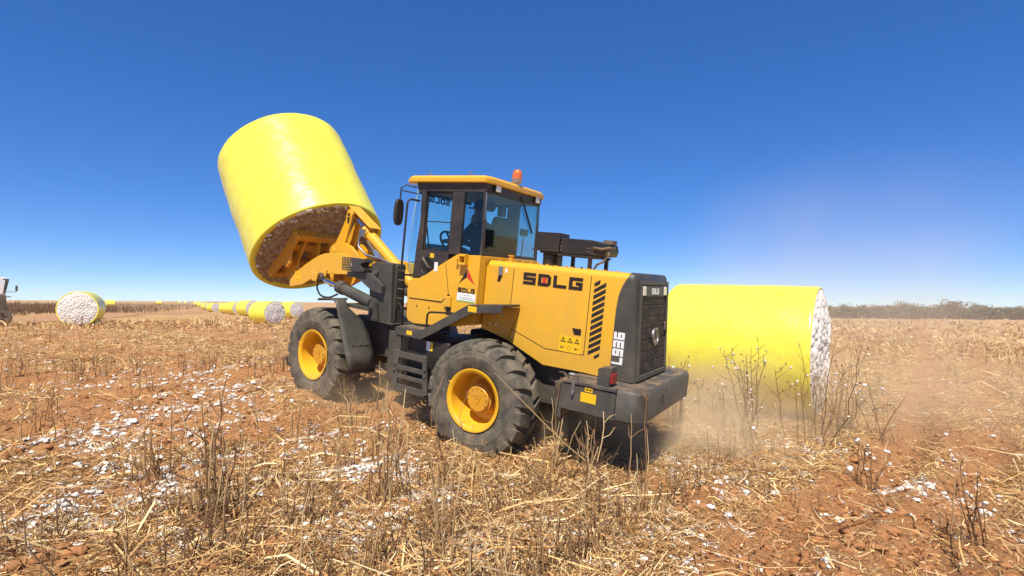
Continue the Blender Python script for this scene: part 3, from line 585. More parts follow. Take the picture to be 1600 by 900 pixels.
for sy in (1, -1):
    mr = MB(); mr.tube([(1.45, sy * .66, 3.03), (1.55, sy * .76, 3.05), (1.58, sy * .81, 3.0), (1.58, sy * .815, 2.80)], .010, 8); mr.tube([(1.42, sy * .66, 2.95), (1.57, sy * .80, 2.97)], .008, 6)
    mo = part(mr, 'mirror', M_blk)
    mh = MB(); q = [(.055 * math.sin(a) * (1 if True else 0), .17 * math.cos(a)) for a in np.linspace(0, 2 * math.pi, 20, endpoint=False)]
    mh.prism([(y * 1.35 * (abs(y) / .055 + .001) ** -.3 + sy * .825, z * (abs(z) / .17 + .001) ** -.25 + 2.69) for y, z in q], 1.555, 1.605, 'x'); part(mh, 'mirror_housing', M_blk, mo, bev=.015)
    gr = MB(); gr.tube([(1.38, sy * .66, 2.86), (1.43, sy * .76, 2.865), (1.45, sy * .80, 2.85), (1.455, sy * .81, 2.80), (1.46, sy * .82, 1.93), (1.45, sy * .78, 1.90), (1.40, sy * .66, 1.90)], .014, 8); part(gr, 'grab_rail', M_blk)
se = MB(); se.box(.62, 1.02, -.25, .25, 1.98, 2.10)
def seat_ring(z, w_, d0, d1): return [(d0, -w_, z), (d1, -w_ * .9, z), (d1, w_ * .9, z), (d0, w_, z)]
se.loft([seat_ring(z, w_, .50 - .05 * (z - 2.05), .62 - .07 * (z - 2.05)) for z, w_ in ((2.05, .25), (2.3, .255), (2.6, .235), (2.72, .20), (2.75, .16))]); se.box(.68, .95, -.2, .2, 1.45, 1.98); part(se, 'seat', M_seat, cfr, bev=.04, seg=3)
sw = MB(); sw.tube([(1.30 + .095 * math.cos(a) , .06 + .2 * math.sin(a), 2.37 + .15 * math.cos(a)) for a in np.linspace(0, 2 * math.pi, 25)], .016, 8, False); sw.tube([(1.30, .06, 2.37), (1.44, .06, 2.1), (1.46, .06, 1.7)], .035, 8); sw.tube([(1.39, .06, 2.515), (1.21, .06, 2.225)], .014, 6); sw.tube([(1.30, .25, 2.37), (1.30, -.13, 2.37)], .014, 6); part(sw, 'steering_wheel', M_blk, cfr)
ds = MB(); ds.prism([(1.25, 1.5), (1.50, 1.5), (1.55, 2.22), (1.45, 2.34), (1.28, 2.27)], -.45, .45); part(ds, 'dashboard', M_blk, cfr, bev=.03)
fan = MB(); fan.tube([(.42, -.36, 2.24), (.41, -.37, 2.36), (.40, -.36, 2.55)], .008, 6); fan.box(.38, .42, -.44, -.28, 2.55, 2.64); fan.disc((.80, -.1, 2.90), .07, -.03, .03, 14); fan.box(.62, .70, -.22, -.12, 2.78, 2.92); part(fan, 'cab_fan', M_blk, cfr, bev=.01)

# ---- stack box and condenser on the hood
ai = MB(); ai.box(-.385, -.04, -.17, .10, 2.372, 2.592); ai.box(-.405, -.02, -.19, .12, 2.362, 2.378); ai.box(-.33, -.11, -.12, .06, 2.335, 2.362); ai.disc((-.22, -.03, 0), .095, 2.19, 2.335, 20, 'z'); ai.disc((-.22, -.03, 0), .102, 2.30, 2.325, 20, 'z'); part(ai, 'air_cleaner', M_blk, bev=.006)
co = MB(); co.prism([(-.40, 2.345), (-.40, 2.535), (-.80, 2.53), (-.98, 2.50), (-1.0, 2.42), (-.98, 2.36), (-.80, 2.345)], -.30, .10); con = part(co, 'condenser', M_blk, bev=.012)
lg = MB()
for x, y in ((-.41, .08), (-.80, .08), (-.41, -.28), (-.86, -.28)): lg.box(x - .02, x + .02, y - .02, y + .02, 2.18, 2.345)
lg.box(-.84, -.38, .06, .115, 2.318, 2.344); lg.box(-.90, -.38, -.31, -.26, 2.318, 2.344); lg.box(-.84, -.82, -.28, .10, 2.32, 2.344); part(lg, 'condenser_leg', M_blk, con)
bo = MB()
for x in (-.42, -.78):
    for z in (2.39, 2.43): bo.disc((x, 0, z), .010, .10, .112, 8)
part(bo, 'condenser_bolt', M_ledge, con)
ho = MB(); ho.tube([(-.84, .11, 2.44), (-.95, .13, 2.43), (-1.03, .10, 2.45), (-1.06, .0, 2.45)], .016, 8); ho.tube([(-1.02, .06, 2.44), (-1.03, .10, 2.36), (-.98, .11, 2.29), (-.90, .10, 2.25), (-.86, .09, 2.19)], .014, 8); ho.box(-1.02, -.90, -.15, -.02, 2.50, 2.545); part(ho, 'hose', M_ledge, con)

# ---- front frame: towers, boom, cylinders, carriage
for sy in (1, -1):
    tw = MB(); tw.prism([(.40, 1.20), (.86, 1.20), (.91, 1.62), (.93, 1.93), (.89, 1.98), (.80, 2.015), (.46, 2.015)], sy * .52, sy * .57); tw.prism([(.40, 1.20), (.86, 1.20), (.91, 1.62), (.93, 1.93), (.80, 2.015), (.46, 2.015)], sy * .33, sy * .37); tw.box(.40, .44, sy * .37, sy * .52, 1.2, 2.0); two = part(tw, 'boom_tower', M_dk, bev=.01, front=True)
    pn = MB(); pn.disc((.78, 0, 1.86), .055, sy * .57, sy * .60, 16); part(pn, 'pin', M_dk, two, front=True, bev=.005); pn = MB(); pn.disc((.80, 0, 1.36), .045, sy * .57, sy * .60, 16); pn.prism([(.74, 1.30), (.86, 1.30), (.86, 1.50), (.74, 1.50)], sy * .57, sy * .585); pn.disc((.80, 0, 1.45), .02, sy * .585, sy * .60, 10); part(pn, 'pin', M_dk, two, front=True, bev=.005)
    pn = MB(); pn.disc((.78, 0, 1.86), .022, sy * .60, sy * .612, 10); pn.disc((.70, 0, 1.74), .02, sy * .57, sy * .59, 10); pn.disc((.80, 0, 1.40), .015, sy * .60, sy * .61, 10); part(pn, 'pin_bolt', M_steel, two, front=True)
bp_ = [(3.117, 1.425), (3.13, 1.53), (3.007, 1.648), (2.85, 1.745), (2.669, 1.846), (2.45, 1.95), (2.324, 2.005), (2.2, 2.04), (2.086, 2.055), (1.845, 2.07), (1.581, 2.041), (.95, 2.0), (.72, 1.97), (.62, 1.90), (.62, 1.80), (.72, 1.73), (1.0, 1.75), (1.553, 1.768), (2.131, 1.726), (2.25, 1.72), (2.355, 1.686), (2.525, 1.598), (2.755, 1.491)]
bm = MB()
for sy in (1, -1): bm.prism(bp_, sy * .43, sy * .50); bm.disc((3.06, 0, 1.50), .07, sy * .38, sy * .44, 18); bm.disc((2.15, 0, 1.665), .07, sy * .42, sy * .66, 16); bm.prism([(2.05, 1.75), (2.25, 1.75), (2.22, 1.61), (2.09, 1.61)], sy * .64, sy * .67); bm.prism([(2.05, 1.80), (2.25, 1.75), (2.22, 1.61), (2.09, 1.61)], sy * .50, sy * .52)
bm.disc((2.05, 0, 1.90), .12, -.43, .43, 24)
for sy in (1, -1): bm.prism([(2.50, 1.98), (2.52, 2.12), (2.45, 2.20), (2.33, 2.23), (2.12, 2.24), (1.95, 2.19), (1.80, 2.09), (1.74, 1.98), (1.95, 1.85), (2.3, 1.86)], sy * .135, sy * .185)
boom = part(bm, 'boom', M_yel, bev=.008, front=True)
ql = MB()
for sy in (1, -1): ql.box(2.80, 2.97, sy * .50, sy * .5022, 1.53, 1.70)
part(ql, 'boom_label', M_stick, boom, front=True)
qs = MB()
for sy in (1, -1):
    for a, b_ in ((2.83, 1.55), (2.90, 1.55), (2.83, 1.64), (2.90, 1.64)): qs.box(a, a + .04, sy * .5022, sy * .5035, b_, b_ + .035)
part(qs, 'label_lettering', M_yel2, boom, front=True)
for sy in (1, -1):
    lc = MB(); lc.tube([(1.57, sy * .58, 1.575), (.80, sy * .58, 1.427)], .085, 20); lc.tube([(1.60, sy * .58, 1.58), (1.48, sy * .58, 1.557)], .098, 20); lc.disc((.76, sy * .58, 1.42), .085, -.05, .05, 16); lc.prism([(.80, 1.20), (.62, 1.20), (.68, 1.44), (.80, 1.46)], sy * .60, sy * .64); lco = part(lc, 'lift_cylinder', M_dk, front=True, ang=40)
    rd = MB(); rd.tube([(2.13, sy * .58, 1.66), (1.58, sy * .58, 1.577)], .040, 16); part(rd, 'rod', M_chr, lco, front=True)
    re = MB(); re.disc((2.15, sy * .58, 1.665), .075, -.05, .05, 18); re.tube([(2.12, sy * .58, 1.66), (2.02, sy * .58, 1.643)], .055, 14); part(re, 'rod_end', M_dk, lco, front=True)
    hz_ = MB(); hz_.tube(smooth([(2.05, sy * .64, 1.63), (2.06, sy * .66, 1.52), (1.95, sy * .66, 1.41), (1.75, sy * .65, 1.40), (1.55, sy * .64, 1.47)]), .014, 8); part(hz_, 'hose', M_blk, lco, front=True)
tc_ = MB(); tc_.tube([(1.80, 0, 2.445), (.60, 0, 1.685)], .085, 20); tc_.tube([(1.84, 0, 2.47), (1.72, 0, 2.395)], .10, 20); tc_.disc((.60, 0, 1.685), .10, -.06, .06, 16); tco = part(tc_, 'tilt_cylinder', M_yel, front=True, ang=40)
rd = MB(); rd.tube([(2.14, 0, 2.70), (1.80, 0, 2.445)], .045, 16); part(rd, 'rod', M_chr, tco, front=True)
gd = MB(); gd.prism([(2.20, 2.835), (2.20, 2.855), (1.62, 2.515), (1.62, 2.495)], -.12, .10); gd.prism([(1.80, 2.44), (1.66, 2.53), (1.60, 2.50), (1.70, 2.40)], -.10, -.08); part(gd, 'rod_guard', M_yel, tco, front=True, bev=.006)
pi = MB(); pi.tube([(1.72, .11, 2.43), (1.82, .14, 2.33), (1.80, .15, 2.20), (1.60, .15, 2.08), (1.30, .12, 2.05), (1.0, .10, 1.98)], .018, 8); pi.tube([(1.70, .07, 2.30), (1.45, .12, 2.15), (1.2, .10, 2.02), (1.1, .10, 1.95)], .016, 8); pi.box(1.72, 1.84, .05, .13, 2.36, 2.48); part(pi, 'hydraulic_pipe', M_steel, tco, front=True)
ro = MB()
for sy in (1, -1): ro.prism([(2.06, 2.72), (2.09, 2.78), (2.15, 2.80), (2.21, 2.77), (2.23, 2.70), (2.24, 2.62), (2.44, 2.28), (2.56, 2.12), (2.64, 1.85), (2.62, 1.60), (2.54, 1.55), (2.47, 1.60), (2.44, 1.82), (2.30, 2.06), (2.22, 2.22), (2.10, 2.60)], sy * .075, sy * .115)
ro.disc((2.14, 0, 2.70), .05, -.125, .125, 16); ro.disc((2.42, 0, 2.09), .06, -.20, .20, 16); ro.disc((2.55, 0, 1.64), .05, -.13, .13, 16); roc = part(ro, 'rocker_arm', M_yel, bev=.008, front=True)
cut = MB(); cut.disc((2.15, 0, 2.70), .032, .115, .127, 14); cut.prism([(2.12, 2.67), (2.20, 2.66), (2.19, 2.57), (2.15, 2.54)], .115, .1165); part(cut, 'rocker_hole', M_blk, roc, front=True)
lk = MB(); lk.tube([(2.55, 0, 1.64), (3.30, 0, 1.88)], .05, 10); lk.disc((2.55, 0, 1.64), .08, -.06, .06, 14); lk.disc((3.30, 0, 1.88), .08, -.06, .06, 14); part(lk, 'bucket_link', M_yel2, front=True, bev=.006)
# carriage: frame lying against the end of the lifted bale (u along its height, w out of the bale)
BAX = np.array([.69514813, -.04159239, .71766228]); BAX /= np.linalg.norm(BAX)
BC = np.array([3.51214786, -.24798881, 2.10707899])
DK = .97                                                        # distance factor of the bale along the sight lines
def sight_scale(pf, k):
    wpt = np.array(FRw(pf)); cpos = np.array([0, 0, CAMZ]); wpt = cpos + (wpt - cpos) * k; q = LM.T @ (wpt - LT); q = q - np.array([JX, 0, 0]); return np.array([ca * q[0] + sa * q[1], -sa * q[0] + ca * q[1], q[2]])
BC2 = sight_scale(BC, DK)
EU = np.cross(np.array([0, 1., 0]), BAX); EU /= np.linalg.norm(EU); EU = EU if EU[2] > 0 else -EU; EV = np.cross(BAX, EU); EV = EV if EV[1] > 0 else -EV
_o = BC2 - BAX * float((BC2 - np.array([2.9, 0, 2.36])) @ BAX) ; _o = None
TOPC = np.array([2.90, 0.0, 2.34])                               # middle of the carriage's top beam
offp = float((BC2 - TOPC) @ BAX)
def CA(p):                                                       # (u down the face, y, w towards the bale) -> front frame -> loader
    q = TOPC - EU * p[0] + np.array([0, 1, 0]) * p[1] + BAX * p[2]; return FR(q)
cr2 = MB(); cr2.box(-.03, .10, -.62, .56, -.10, .06)
for y in (.56, -.62): cr2.prism([(-.03, -.12), (.30, -.14), (.44, -.30), (.55, -.30), (.62, -.13), (1.06, -.10), (1.08, .06), (-.03, .06)], y - .03, y + .03)
cr2.box(.24, .38, -.62, .56, -.06, .05); cr2.box(.62, .76, -.62, .56, -.08, .05); cr2.box(.98, 1.10, -.62, .56, -.06, .06)
for sy in (1, -1):
    cr2.prism([(.10, .05), (.10, -.08), (.48, -.20), (.62, -.46), (.74, -.52), (.84, -.46), (.92, -.10), (1.05, .05)], sy * .36 - .02, sy * .36 + .02)
    cr2.prism([(.10, .05), (.10, -.06), (.30, -.26), (.42, -.26), (.55, -.06), (.62, .05)], sy * .10 - .02, sy * .10 + .02)
car = build(cr2, 'bale_carriage', M_yel2, loader, bev=.008, fn=CA)
sp = MB()
for y in (.35, -.35): sp.tube([(.70, y, .0), (.70, y, 1.1), (.70, y, 1.35)], [.05, .045, .01], 12)
build(sp, 'bale_spear', M_steel, car, fn=CA)
# front fenders
for sy in (1, -1):
    pr = [(1.335, 1.415, .70), (1.30, 1.435, .70), (1.10, 1.455, .78), (.96, 1.455, .92), (.905, 1.43, .94), (.87, 1.36, .93), (.80, 1.19, .74), (.72, 1.0, .67), (.60, .76, .66), (.52, .58, .67)]
    mbf = MB(); n_ = len(pr); ys_ = np.linspace(0, 1, 6); vs = []
    for (x, z, yi) in pr:
        for q in ys_: vs.append((x, sy * (yi + (1.105 - yi) * q), z))
    mbf.add(vs, [(i * 6 + j, i * 6 + j + 1, (i + 1) * 6 + j + 1, (i + 1) * 6 + j) for i in range(n_ - 1) for j in range(5)])
    fo = part(mbf, 'front_fender', M_dk, front=True, ang=60); md = fo.modifiers.new('thick', 'SOLIDIFY'); md.thickness = .022; md.offset = 0
    bb = MB()
    for y in (.74, .86, .98): bb.tube([(.665, sy * y, .87), (.635, sy * y, .885)], .013, 8)
    part(bb, 'fender_bolt', M_steel, fo, front=True)
    fl = MB(); fl.add([(.655, sy * .67, .865), (.655, sy * 1.10, .865), (.52, sy * 1.10, .52), (.52, sy * .67, .52)], [(0, 1, 2, 3)]); flo = part(fl, 'mud_flap', M_blk, fo, front=True); md = flo.modifiers.new('thick', 'SOLIDIFY'); md.thickness = .015
    fb = MB(); fb.box(.70, 1.2, sy * .40, sy * .72, 1.33, 1.38); part(fb, 'fender_bracket', M_dk, fo, front=True)
    # head lamp on its bracket
    lb = MB(); lb.prism([(1.36, 1.83), (.87, 1.85), (.76, 1.81), (.66, 1.76), (.56, 1.70), (.56, 1.58), (.80, 1.62), (.92, 1.67), (1.05, 1.735), (1.15, 1.755), (1.36, 1.755)], sy * .585, sy * .64); lbo = part(lb, 'lamp_bracket', M_dk, front=True, bev=.006)
    lh = MB(); lh.prism([(1.20, 2.035), (.90, 2.04), (.89, 1.99), (.96, 1.975), (.985, 1.94), (.96, 1.905), (.89, 1.895), (.90, 1.855), (1.20, 1.84), (1.21, 1.90), (1.17, 1.94), (1.21, 1.98)], sy * .55, sy * .70); lho = part(lh, 'lamp_housing', M_dk, lbo, bev=.008, front=True)
    lz = MB(); lz.box(1.195, 1.21, sy * .56, sy * .69, 1.86, 2.02); part(lz, 'lamp_lens', M_lens, lbo, front=True)
    lgd = MB()
    for z in np.linspace(1.85, 2.03, 6): lgd.tube([(1.2, sy * .70, z), (1.40, sy * .70, z), (1.40, sy * .55, z), (1.2, sy * .55, z)], .006, 5)
    for x in np.linspace(1.22, 1.40, 6): lgd.tube([(x, sy * .70, 1.85), (x, sy * .70, 2.03)], .006, 5)
    for y in np.linspace(.55, .70, 4): lgd.tube([(1.40, sy * y, 1.85), (1.40, sy * y, 2.03)], .006, 5)
    part(lgd, 'lamp_guard', M_dk, lbo, front=True)
# hoses and levers between the frames
hs2 = MB()
for k, (y, dz) in enumerate(((.46, 0), (.40, .03), (.50, -.06), (.30, 0))):
    hs2.tube(smooth([FR((.40, y, 1.10 + dz)), FR((.25, y + .05, 1.02 + dz)), FR((.12, y + .06, .80 + dz)), FR((.05, y + .03, .62 + dz)), FR((-.10, y, .60)), (1.2, y - .05, .74 + dz)]), .022, 8)
hs2.tube([FR((.30, .57, 1.24)), FR((.27, .60, 1.42)), FR((.22, .60, 1.50)), FR((.18, .58, 1.44)), FR((.18, .55, 1.22)), FR((.24, .56, 1.12)), FR((.3, .57, 1.14))], .016, 8)
part(hs2, 'hydraulic_hose', M_blk)
sc = MB(); sc.tube([FR((.55, .34, .86)), (.9, .34, .82)], .045, 12); sc.tube([FR((.55, -.34, .86)), (.9, -.34, .82)], .045, 12); part(sc, 'steering_cylinder', M_dk)
gr = MB()
for z in (1.55, 1.68, 1.80, 1.93): gr.tube([FR((.38, .50, z)), FR((.28, .50, z))], .009, 6)
part(gr, 'tower_rung', M_ledge)
# ------------------------------------------------------------------ cotton bales
def wrap_mat():
    m = mat('yellow_film', (.87, .82, .085), .27, spec=.5, noise=(1.6, (.84, .74, .05), .6), grime=((.62, .50, .06), .55, 6.0), bump=(5, .16, .03)); t = m.node_tree; b = t.nodes['Principled BSDF']; bp = [n for n in t.nodes if n.type == 'BUMP'][0]
    tc = t.nodes.new('ShaderNodeTexCoord'); mp = t.nodes.new('ShaderNodeMapping'); mp.inputs[3].default_value = (1.2, 1.2, 11); n = t.nodes.new('ShaderNodeTexNoise'); n.inputs['Scale'].default_value = 1.6; n.inputs['Detail'].default_value = 5; b2 = t.nodes.new('ShaderNodeBump'); b2.inputs['Strength'].default_value = .13; b2.inputs['Distance'].default_value = .03
    t.links.new(tc.outputs['Object'], mp.inputs[0]); t.links.new(mp.outputs[0], n.inputs[0]); t.links.new(n.outputs[0], b2.inputs['Height']); t.links.new(bp.outputs[0], b2.inputs['Normal']); t.links.new(b2.outputs[0], b.inputs['Normal']); return m
M_wrap = wrap_mat()
M_cot = mat('raw_cotton', (.83, .81, .75), .95, spec=.1, noise=(20, (.74, .70, .62), .5), grime=((.25, .17, .11), .55, 16), bump=(40, .45, .02))
M_cot_shade = mat('shade_browned_cotton', (.54, .45, .36), .95, spec=.1, noise=(14, (.30, .20, .13), .9), grime=((.12, .07, .04), .9, 20), bump=(40, .9, .03))  # underside's shade and ground bounce put into the colour, mixed with brown leaf trash
def vn3(x, y, z): return (vnoise(x + z * 1.7, y - z * .9) + vnoise(y * 1.1 + z * 1.3 + 31, z + x * .6) + vnoise(z * 1.2 - x * .5 + 77, x + y * .4)) / 3
def bale_meshes(L, a, b, hi=True, bulge=.10, endm=(M_cot, M_cot), sag=0, fold=.94):
    nt_ = 144 if hi else 40; nl = 40 if hi else 6
    th = np.linspace(0, 2 * np.pi, nt_, endpoint=False); rows = []
    zs = [.0, -.014, -.030, -.030, -.014, .012] + list(np.linspace(.05, L - .05, nl)) + [L - .012, L + .014, L + .030, L + .030, L + .014, L]
    rs = [fold - .005, fold, (fold + .99) / 2, .985, .995, .999] + [1] * nl + [.999, .995, .985, (fold + .99) / 2, fold, fold - .005]
    V = []
    for z, r_ in zip(zs, rs):
        cx_, sx_ = np.cos(th), np.sin(th)
        d = 1 + (.030 * (vn3(cx_ * 2.2 + 5, sx_ * 2.2, np.full(nt_, z * 1.1)) - .5) + .014 * (vn3(cx_ * 6, sx_ * 6 + 9, np.full(nt_, z * 3.0)) - .5)) * (1 if hi else .8)
        y_ = b * r_ * d * sx_
        if sag: y_ = np.where(y_ < -b * (1 - sag), -b * (1 - sag) + (y_ + b * (1 - sag)) * .25, y_)
        V.append(np.stack([a * r_ * d * cx_, y_, np.full(nt_, z)], -1))
    V = np.array(V); n0 = len(zs); i, j = np.meshgrid(np.arange(n0 - 1), np.arange(nt_), indexing='ij'); j2 = (j + 1) % nt_
    F = np.stack([i * nt_ + j, i * nt_ + j2, (i + 1) * nt_ + j2, (i + 1) * nt_ + j], -1).reshape(-1, 4)
    out = [('wrap', V.reshape(-1, 3), F, M_wrap)]
    nr_ = 60 if hi else 9; nt2 = 180 if hi else 40; th = np.linspace(0, 2 * np.pi, nt2, endpoint=False)
    for e in (0, 1):
        rr_2 = np.linspace(0.0, .975, nr_); R_, T2 = np.meshgrid(rr_2, th, indexing='ij'); x = R_ * np.cos(T2); y = R_ * np.sin(T2)
        dz = bulge * (1 - R_ ** 2) ** .7 * (1 if hi else 1); s = 21.0
        lump = (fbm(x * s + 40 * e, y * s + 3, 3) - .5) * .085 + (fbm(x * 2.5 + 9 + e, y * 2.5, 2) - .5) * .08 if hi else (vnoise(x * 9 + 9 * e, y * 9) - .5) * .08
        zz_ = (dz + lump * np.clip((1 - R_) * 9, 0, 1)) - .02
        Yv = y * b
        if sag: Yv = np.where(Yv < -b * (1 - sag), -b * (1 - sag) + (Yv + b * (1 - sag)) * .25, Yv)
        Vc = np.stack([x * a, Yv, -zz_ if e == 0 else L + zz_], -1).reshape(-1, 3)
        i, j = np.meshgrid(np.arange(nr_ - 1), np.arange(nt2), indexing='ij'); j2 = (j + 1) % nt2
        F = np.stack([i * nt2 + j, i * nt2 + j2, (i + 1) * nt2 + j2, (i + 1) * nt2 + j], -1).reshape(-1, 4)
        if e == 0: F = F[:, ::-1]
        out.append(('cotton_end', Vc, F, endm[e]))
    return out
def frame_axes(ax):
    e1 = np.cross(ax, [0, 0, 1.]); e1 /= np.linalg.norm(e1); return e1, np.cross(ax, e1)
def bale(c, ax, L, a, b, w=None, label='', group=None, hi=True, protos=None, **k):
    """c: middle of the near end; ax: direction from the near end to the far one"""
    ax = np.array(ax, float); ax /= np.linalg.norm(ax); e1, e2 = frame_axes(ax)
    if w is not None: e1, e2 = e1 * math.cos(w) + e2 * math.sin(w), -e1 * math.sin(w) + e2 * math.cos(w)
    else: e2 = -e2 if e2[2] < 0 else e2; e1 = np.cross(e2, ax)
    t = empty('cotton_bale'); t.matrix_world = Matrix([[e1[k_], e2[k_], ax[k_], c[k_]] for k_ in range(3)] + [[0, 0, 0, 1]])
    if protos is not None:
        for o in protos: q = o.copy(); COL.objects.link(q); q.parent = t
        kids = None
    else:
        kids = [np_mesh(n, V_, F_, m_, t, smooth=True) for n, V_, F_, m_ in bale_meshes(L, a, b, hi, **k)]
    tag(t, label, 'cotton bale', group); return t, kids
c0 = np.array([-3.539, 9.885, .982]) * .97 + [0, 0, CAMZ]
tl_, _k = bale(c0, (-.46149, .39630, .79371), 2.305 * .97, 1.138 * .97, 1.209 * .97, w=.581, label='yellow wrapped cotton bale held tilted in the air on the loader', bulge=.10, endm=(M_cot_shade, M_cot), fold=.90)
LIFTED = tl_
azr = math.radians(144.1); elr = math.radians(1.6)
bale((5.292, 9.40, -.836 + CAMZ), (math.cos(elr) * math.cos(azr), math.cos(elr) * math.sin(azr), math.sin(elr)), 2.40, 1.165, 1.165, label='large yellow cotton bale lying behind dry stalks, next to the grille of the loader', bulge=.16, sag=.03, fold=.955)
AXB = (-.85, .53, 0)
z_at = lambda x, y: float(zt(x, y))
bale((-27.95, 34.9, z_at(-27.95, 34.9) + 1.06), (-.47, .88, 0), 2.4, 1.11, 1.15, label='cotton bale with its white end facing us, alone beside the dirt road on the left', bulge=.12, sag=.04)
ROWG = 'bales in the far row'
t, kids = bale((-22.5, 51.5, z_at(-22.5, 51.5) + 1.12), AXB, 2.4, 1.16, 1.14, label='nearest bale of the far row, yellow side and round white end both in view', group=ROWG, sag=.05)
t, far = bale((-29.7, 75, z_at(-29.7, 75) + 1.14), AXB, 2.4, 1.18, 1.15, label='bale of the far row just left of the loader front tyre, behind the nearest one', group=ROWG, hi=False)
for (u, d, ax, lab) in ((395.5, 80, AXB, 'bale of the far row half hidden behind the left side of the nearest one'), (373, 98, AXB, 'yellow bale of the far row, third from the loader, in dry stalks'), (360, 118, AXB, 'small bale of the far row, next left of the yellow third one'),
                        (350, 170, AXB, 'small bale of the far row showing a white end, behind the grey-white ended one'), (337.8, 140, AXB, 'bale of the far row with a grey white end, standing in open red ground'), (326, 175, AXB, 'tiny yellow bale at the left side of the grey-white ended one'),
                        (318, 215, AXB, 'tiny bale second from the left end of the far row'), (311, 255, AXB, 'tiny bale at the left end of the far row')):
    x = (u - 800) / FPX * d; bale((x, d, z_at(x, d) + 1.14), ax, 2.4, 1.18, 1.15, label=lab, group=ROWG, protos=far)
for u, d, ax, lab in ((166, 176, (.83, .55, 0), 'small far yellow bale right behind the lone white-ended bale'), (245, 300, (.85, .52, 0), 'lone tiny yellow bale on the horizon right of the dirt road'), (284, 400, AXB, 'white speck of a bale on the horizon, left of the far row'), (293, 380, AXB, 'white speck of a bale on the horizon, beside the end of the far row')):
    x = (u - 800) / FPX * d; bale((x, d, z_at(x, d) + 1.14), ax, 2.4, 1.18, 1.15, label=lab, group='bales on the horizon', protos=far)

# ------------------------------------------------------------------ driver (built in the loader's coordinates)
M_body = mat('worker_clothes', (.018, .020, .026), .9); M_skin = mat('skin', (.16, .075, .045), .6); M_cap = mat('cap_cloth', (.015, .015, .02), .9)
def person():
    J = {'pel': ((.76, .05, 2.20), .135), 'sp': ((.77, .05, 2.40), .125), 'ch': ((.79, .05, 2.56), .145), 'nk': ((.815, .05, 2.68), .058), 'hb': ((.84, .05, 2.76), .075), 'hd': ((.855, .05, 2.84), .088), 'ht': ((.85, .05, 2.90), .078), 'no': ((.935, .05, 2.815), .018), 'ch2': ((.915, .05, 2.765), .035),
         'sl': ((.80, .22, 2.60), .065), 'el': ((.96, .31, 2.38), .048), 'wl': ((1.18, .245, 2.38), .030), 'hl': ((1.225, .235, 2.39), .030), 'sr': ((.80, -.12, 2.60), .065), 'er': ((.98, -.20, 2.38), .048), 'wr': ((1.18, -.12, 2.38), .030), 'hr': ((1.225, -.11, 2.39), .030),
         'pl': ((.78, .14, 2.18), .10), 'kl': ((1.16, .17, 2.14), .070), 'al': ((1.24, .16, 1.72), .048), 'fl': ((1.38, .16, 1.62), .042), 'pr': ((.78, -.04, 2.18), .10), 'kr': ((1.16, -.07, 2.14), .070), 'ar': ((1.24, -.06, 1.72), .048), 'fr': ((1.38, -.06, 1.62), .042)}
    E_ = [('pel', 'sp'), ('sp', 'ch'), ('ch', 'nk'), ('nk', 'hb'), ('hb', 'hd'), ('hd', 'ht'), ('hd', 'no'), ('hb', 'ch2'), ('ch', 'sl'), ('sl', 'el'), ('el', 'wl'), ('wl', 'hl'), ('ch', 'sr'), ('sr', 'er'), ('er', 'wr'), ('wr', 'hr'), ('pel', 'pl'), ('pl', 'kl'), ('kl', 'al'), ('al', 'fl'), ('pel', 'pr'), ('pr', 'kr'), ('kr', 'ar'), ('ar', 'fr')]
    for s_, yy, h in (('l', .235, 'hl'), ('r', -.11, 'hr')):
        sg = 1 if s_ == 'l' else -1
        for k in range(4):
            y = yy + sg * (.028 - .019 * k); a, b_, c_ = 'f%s%da' % (s_, k), 'f%s%db' % (s_, k), 'f%s%dc' % (s_, k)
            J[a] = ((1.27, y, 2.40), .0095); J[b_] = ((1.30 - .003 * k, y, 2.38), .0085); J[c_] = ((1.295, y, 2.355), .007); E_ += [(h, a), (a, b_), (b_, c_)]
        a, b_ = 't%sa' % s_, 't%sb' % s_; J[a] = ((1.235, yy - sg * .04, 2.38), .010); J[b_] = ((1.265, yy - sg * .05, 2.36), .008); E_ += [(h, a), (a, b_)]
    ks = list(J); me = bpy.data.meshes.new('person'); me.from_pydata([J[k][0] for k in ks], [(ks.index(a), ks.index(b_)) for a, b_ in E_], [])
    o = link('person', me); md = o.modifiers.new('skin', 'SKIN'); md.use_smooth_shade = True
    for k, v in enumerate(me.skin_vertices[0].data): r_ = J[ks[k]][1]; v.radius = (r_, r_); v.use_root = (k == 0)
    o.modifiers.new('sub', 'SUBSURF').render_levels = 1
    me.materials.append(M_skin)
    o.matrix_world = loader.matrix_world
    sh = MB(); 
    def ring(z, x, rx, ry): return [(x + rx * math.cos(a), .05 + ry * math.sin(a), z) for a in np.linspace(0, 2 * math.pi, 20, endpoint=False)]
    sh.loft([ring(2.16, .765, .155, .18), ring(2.35, .775, .15, .175), ring(2.5, .79, .155, .20), ring(2.60, .80, .145, .215), ring(2.66, .81, .10, .13), ring(2.685, .815, .07, .075)])
    for sg, sx, ex, wx in ((1, (.80, .22, 2.60), (.96, .31, 2.38), (1.15, .255, 2.38)), (-1, (.80, -.12, 2.60), (.98, -.20, 2.38), (1.15, -.13, 2.38))): sh.tube([sx, ex, wx], [.078, .062, .042], 12)
    build(sh, 'shirt', M_body, o, ang=60)
    cp_ = MB(); cp_.lathe([(.098, 2.845), (.100, 2.88), (.090, 2.93), (.060, 2.965), (.01, 2.975)], 20, 'z', (.85, .05, 0), True)
    cp_.prism([(.90, -.03), (.99, -.01), (1.035, .02), (1.045, .05), (1.035, .08), (.99, .11), (.90, .13)], 2.852, 2.862, 'z'); build(cp_, 'cap', M_cap, o, ang=60)
    tag(o, 'driver in dark clothes and a peaked cap seated in the loader cab', 'person')
person()

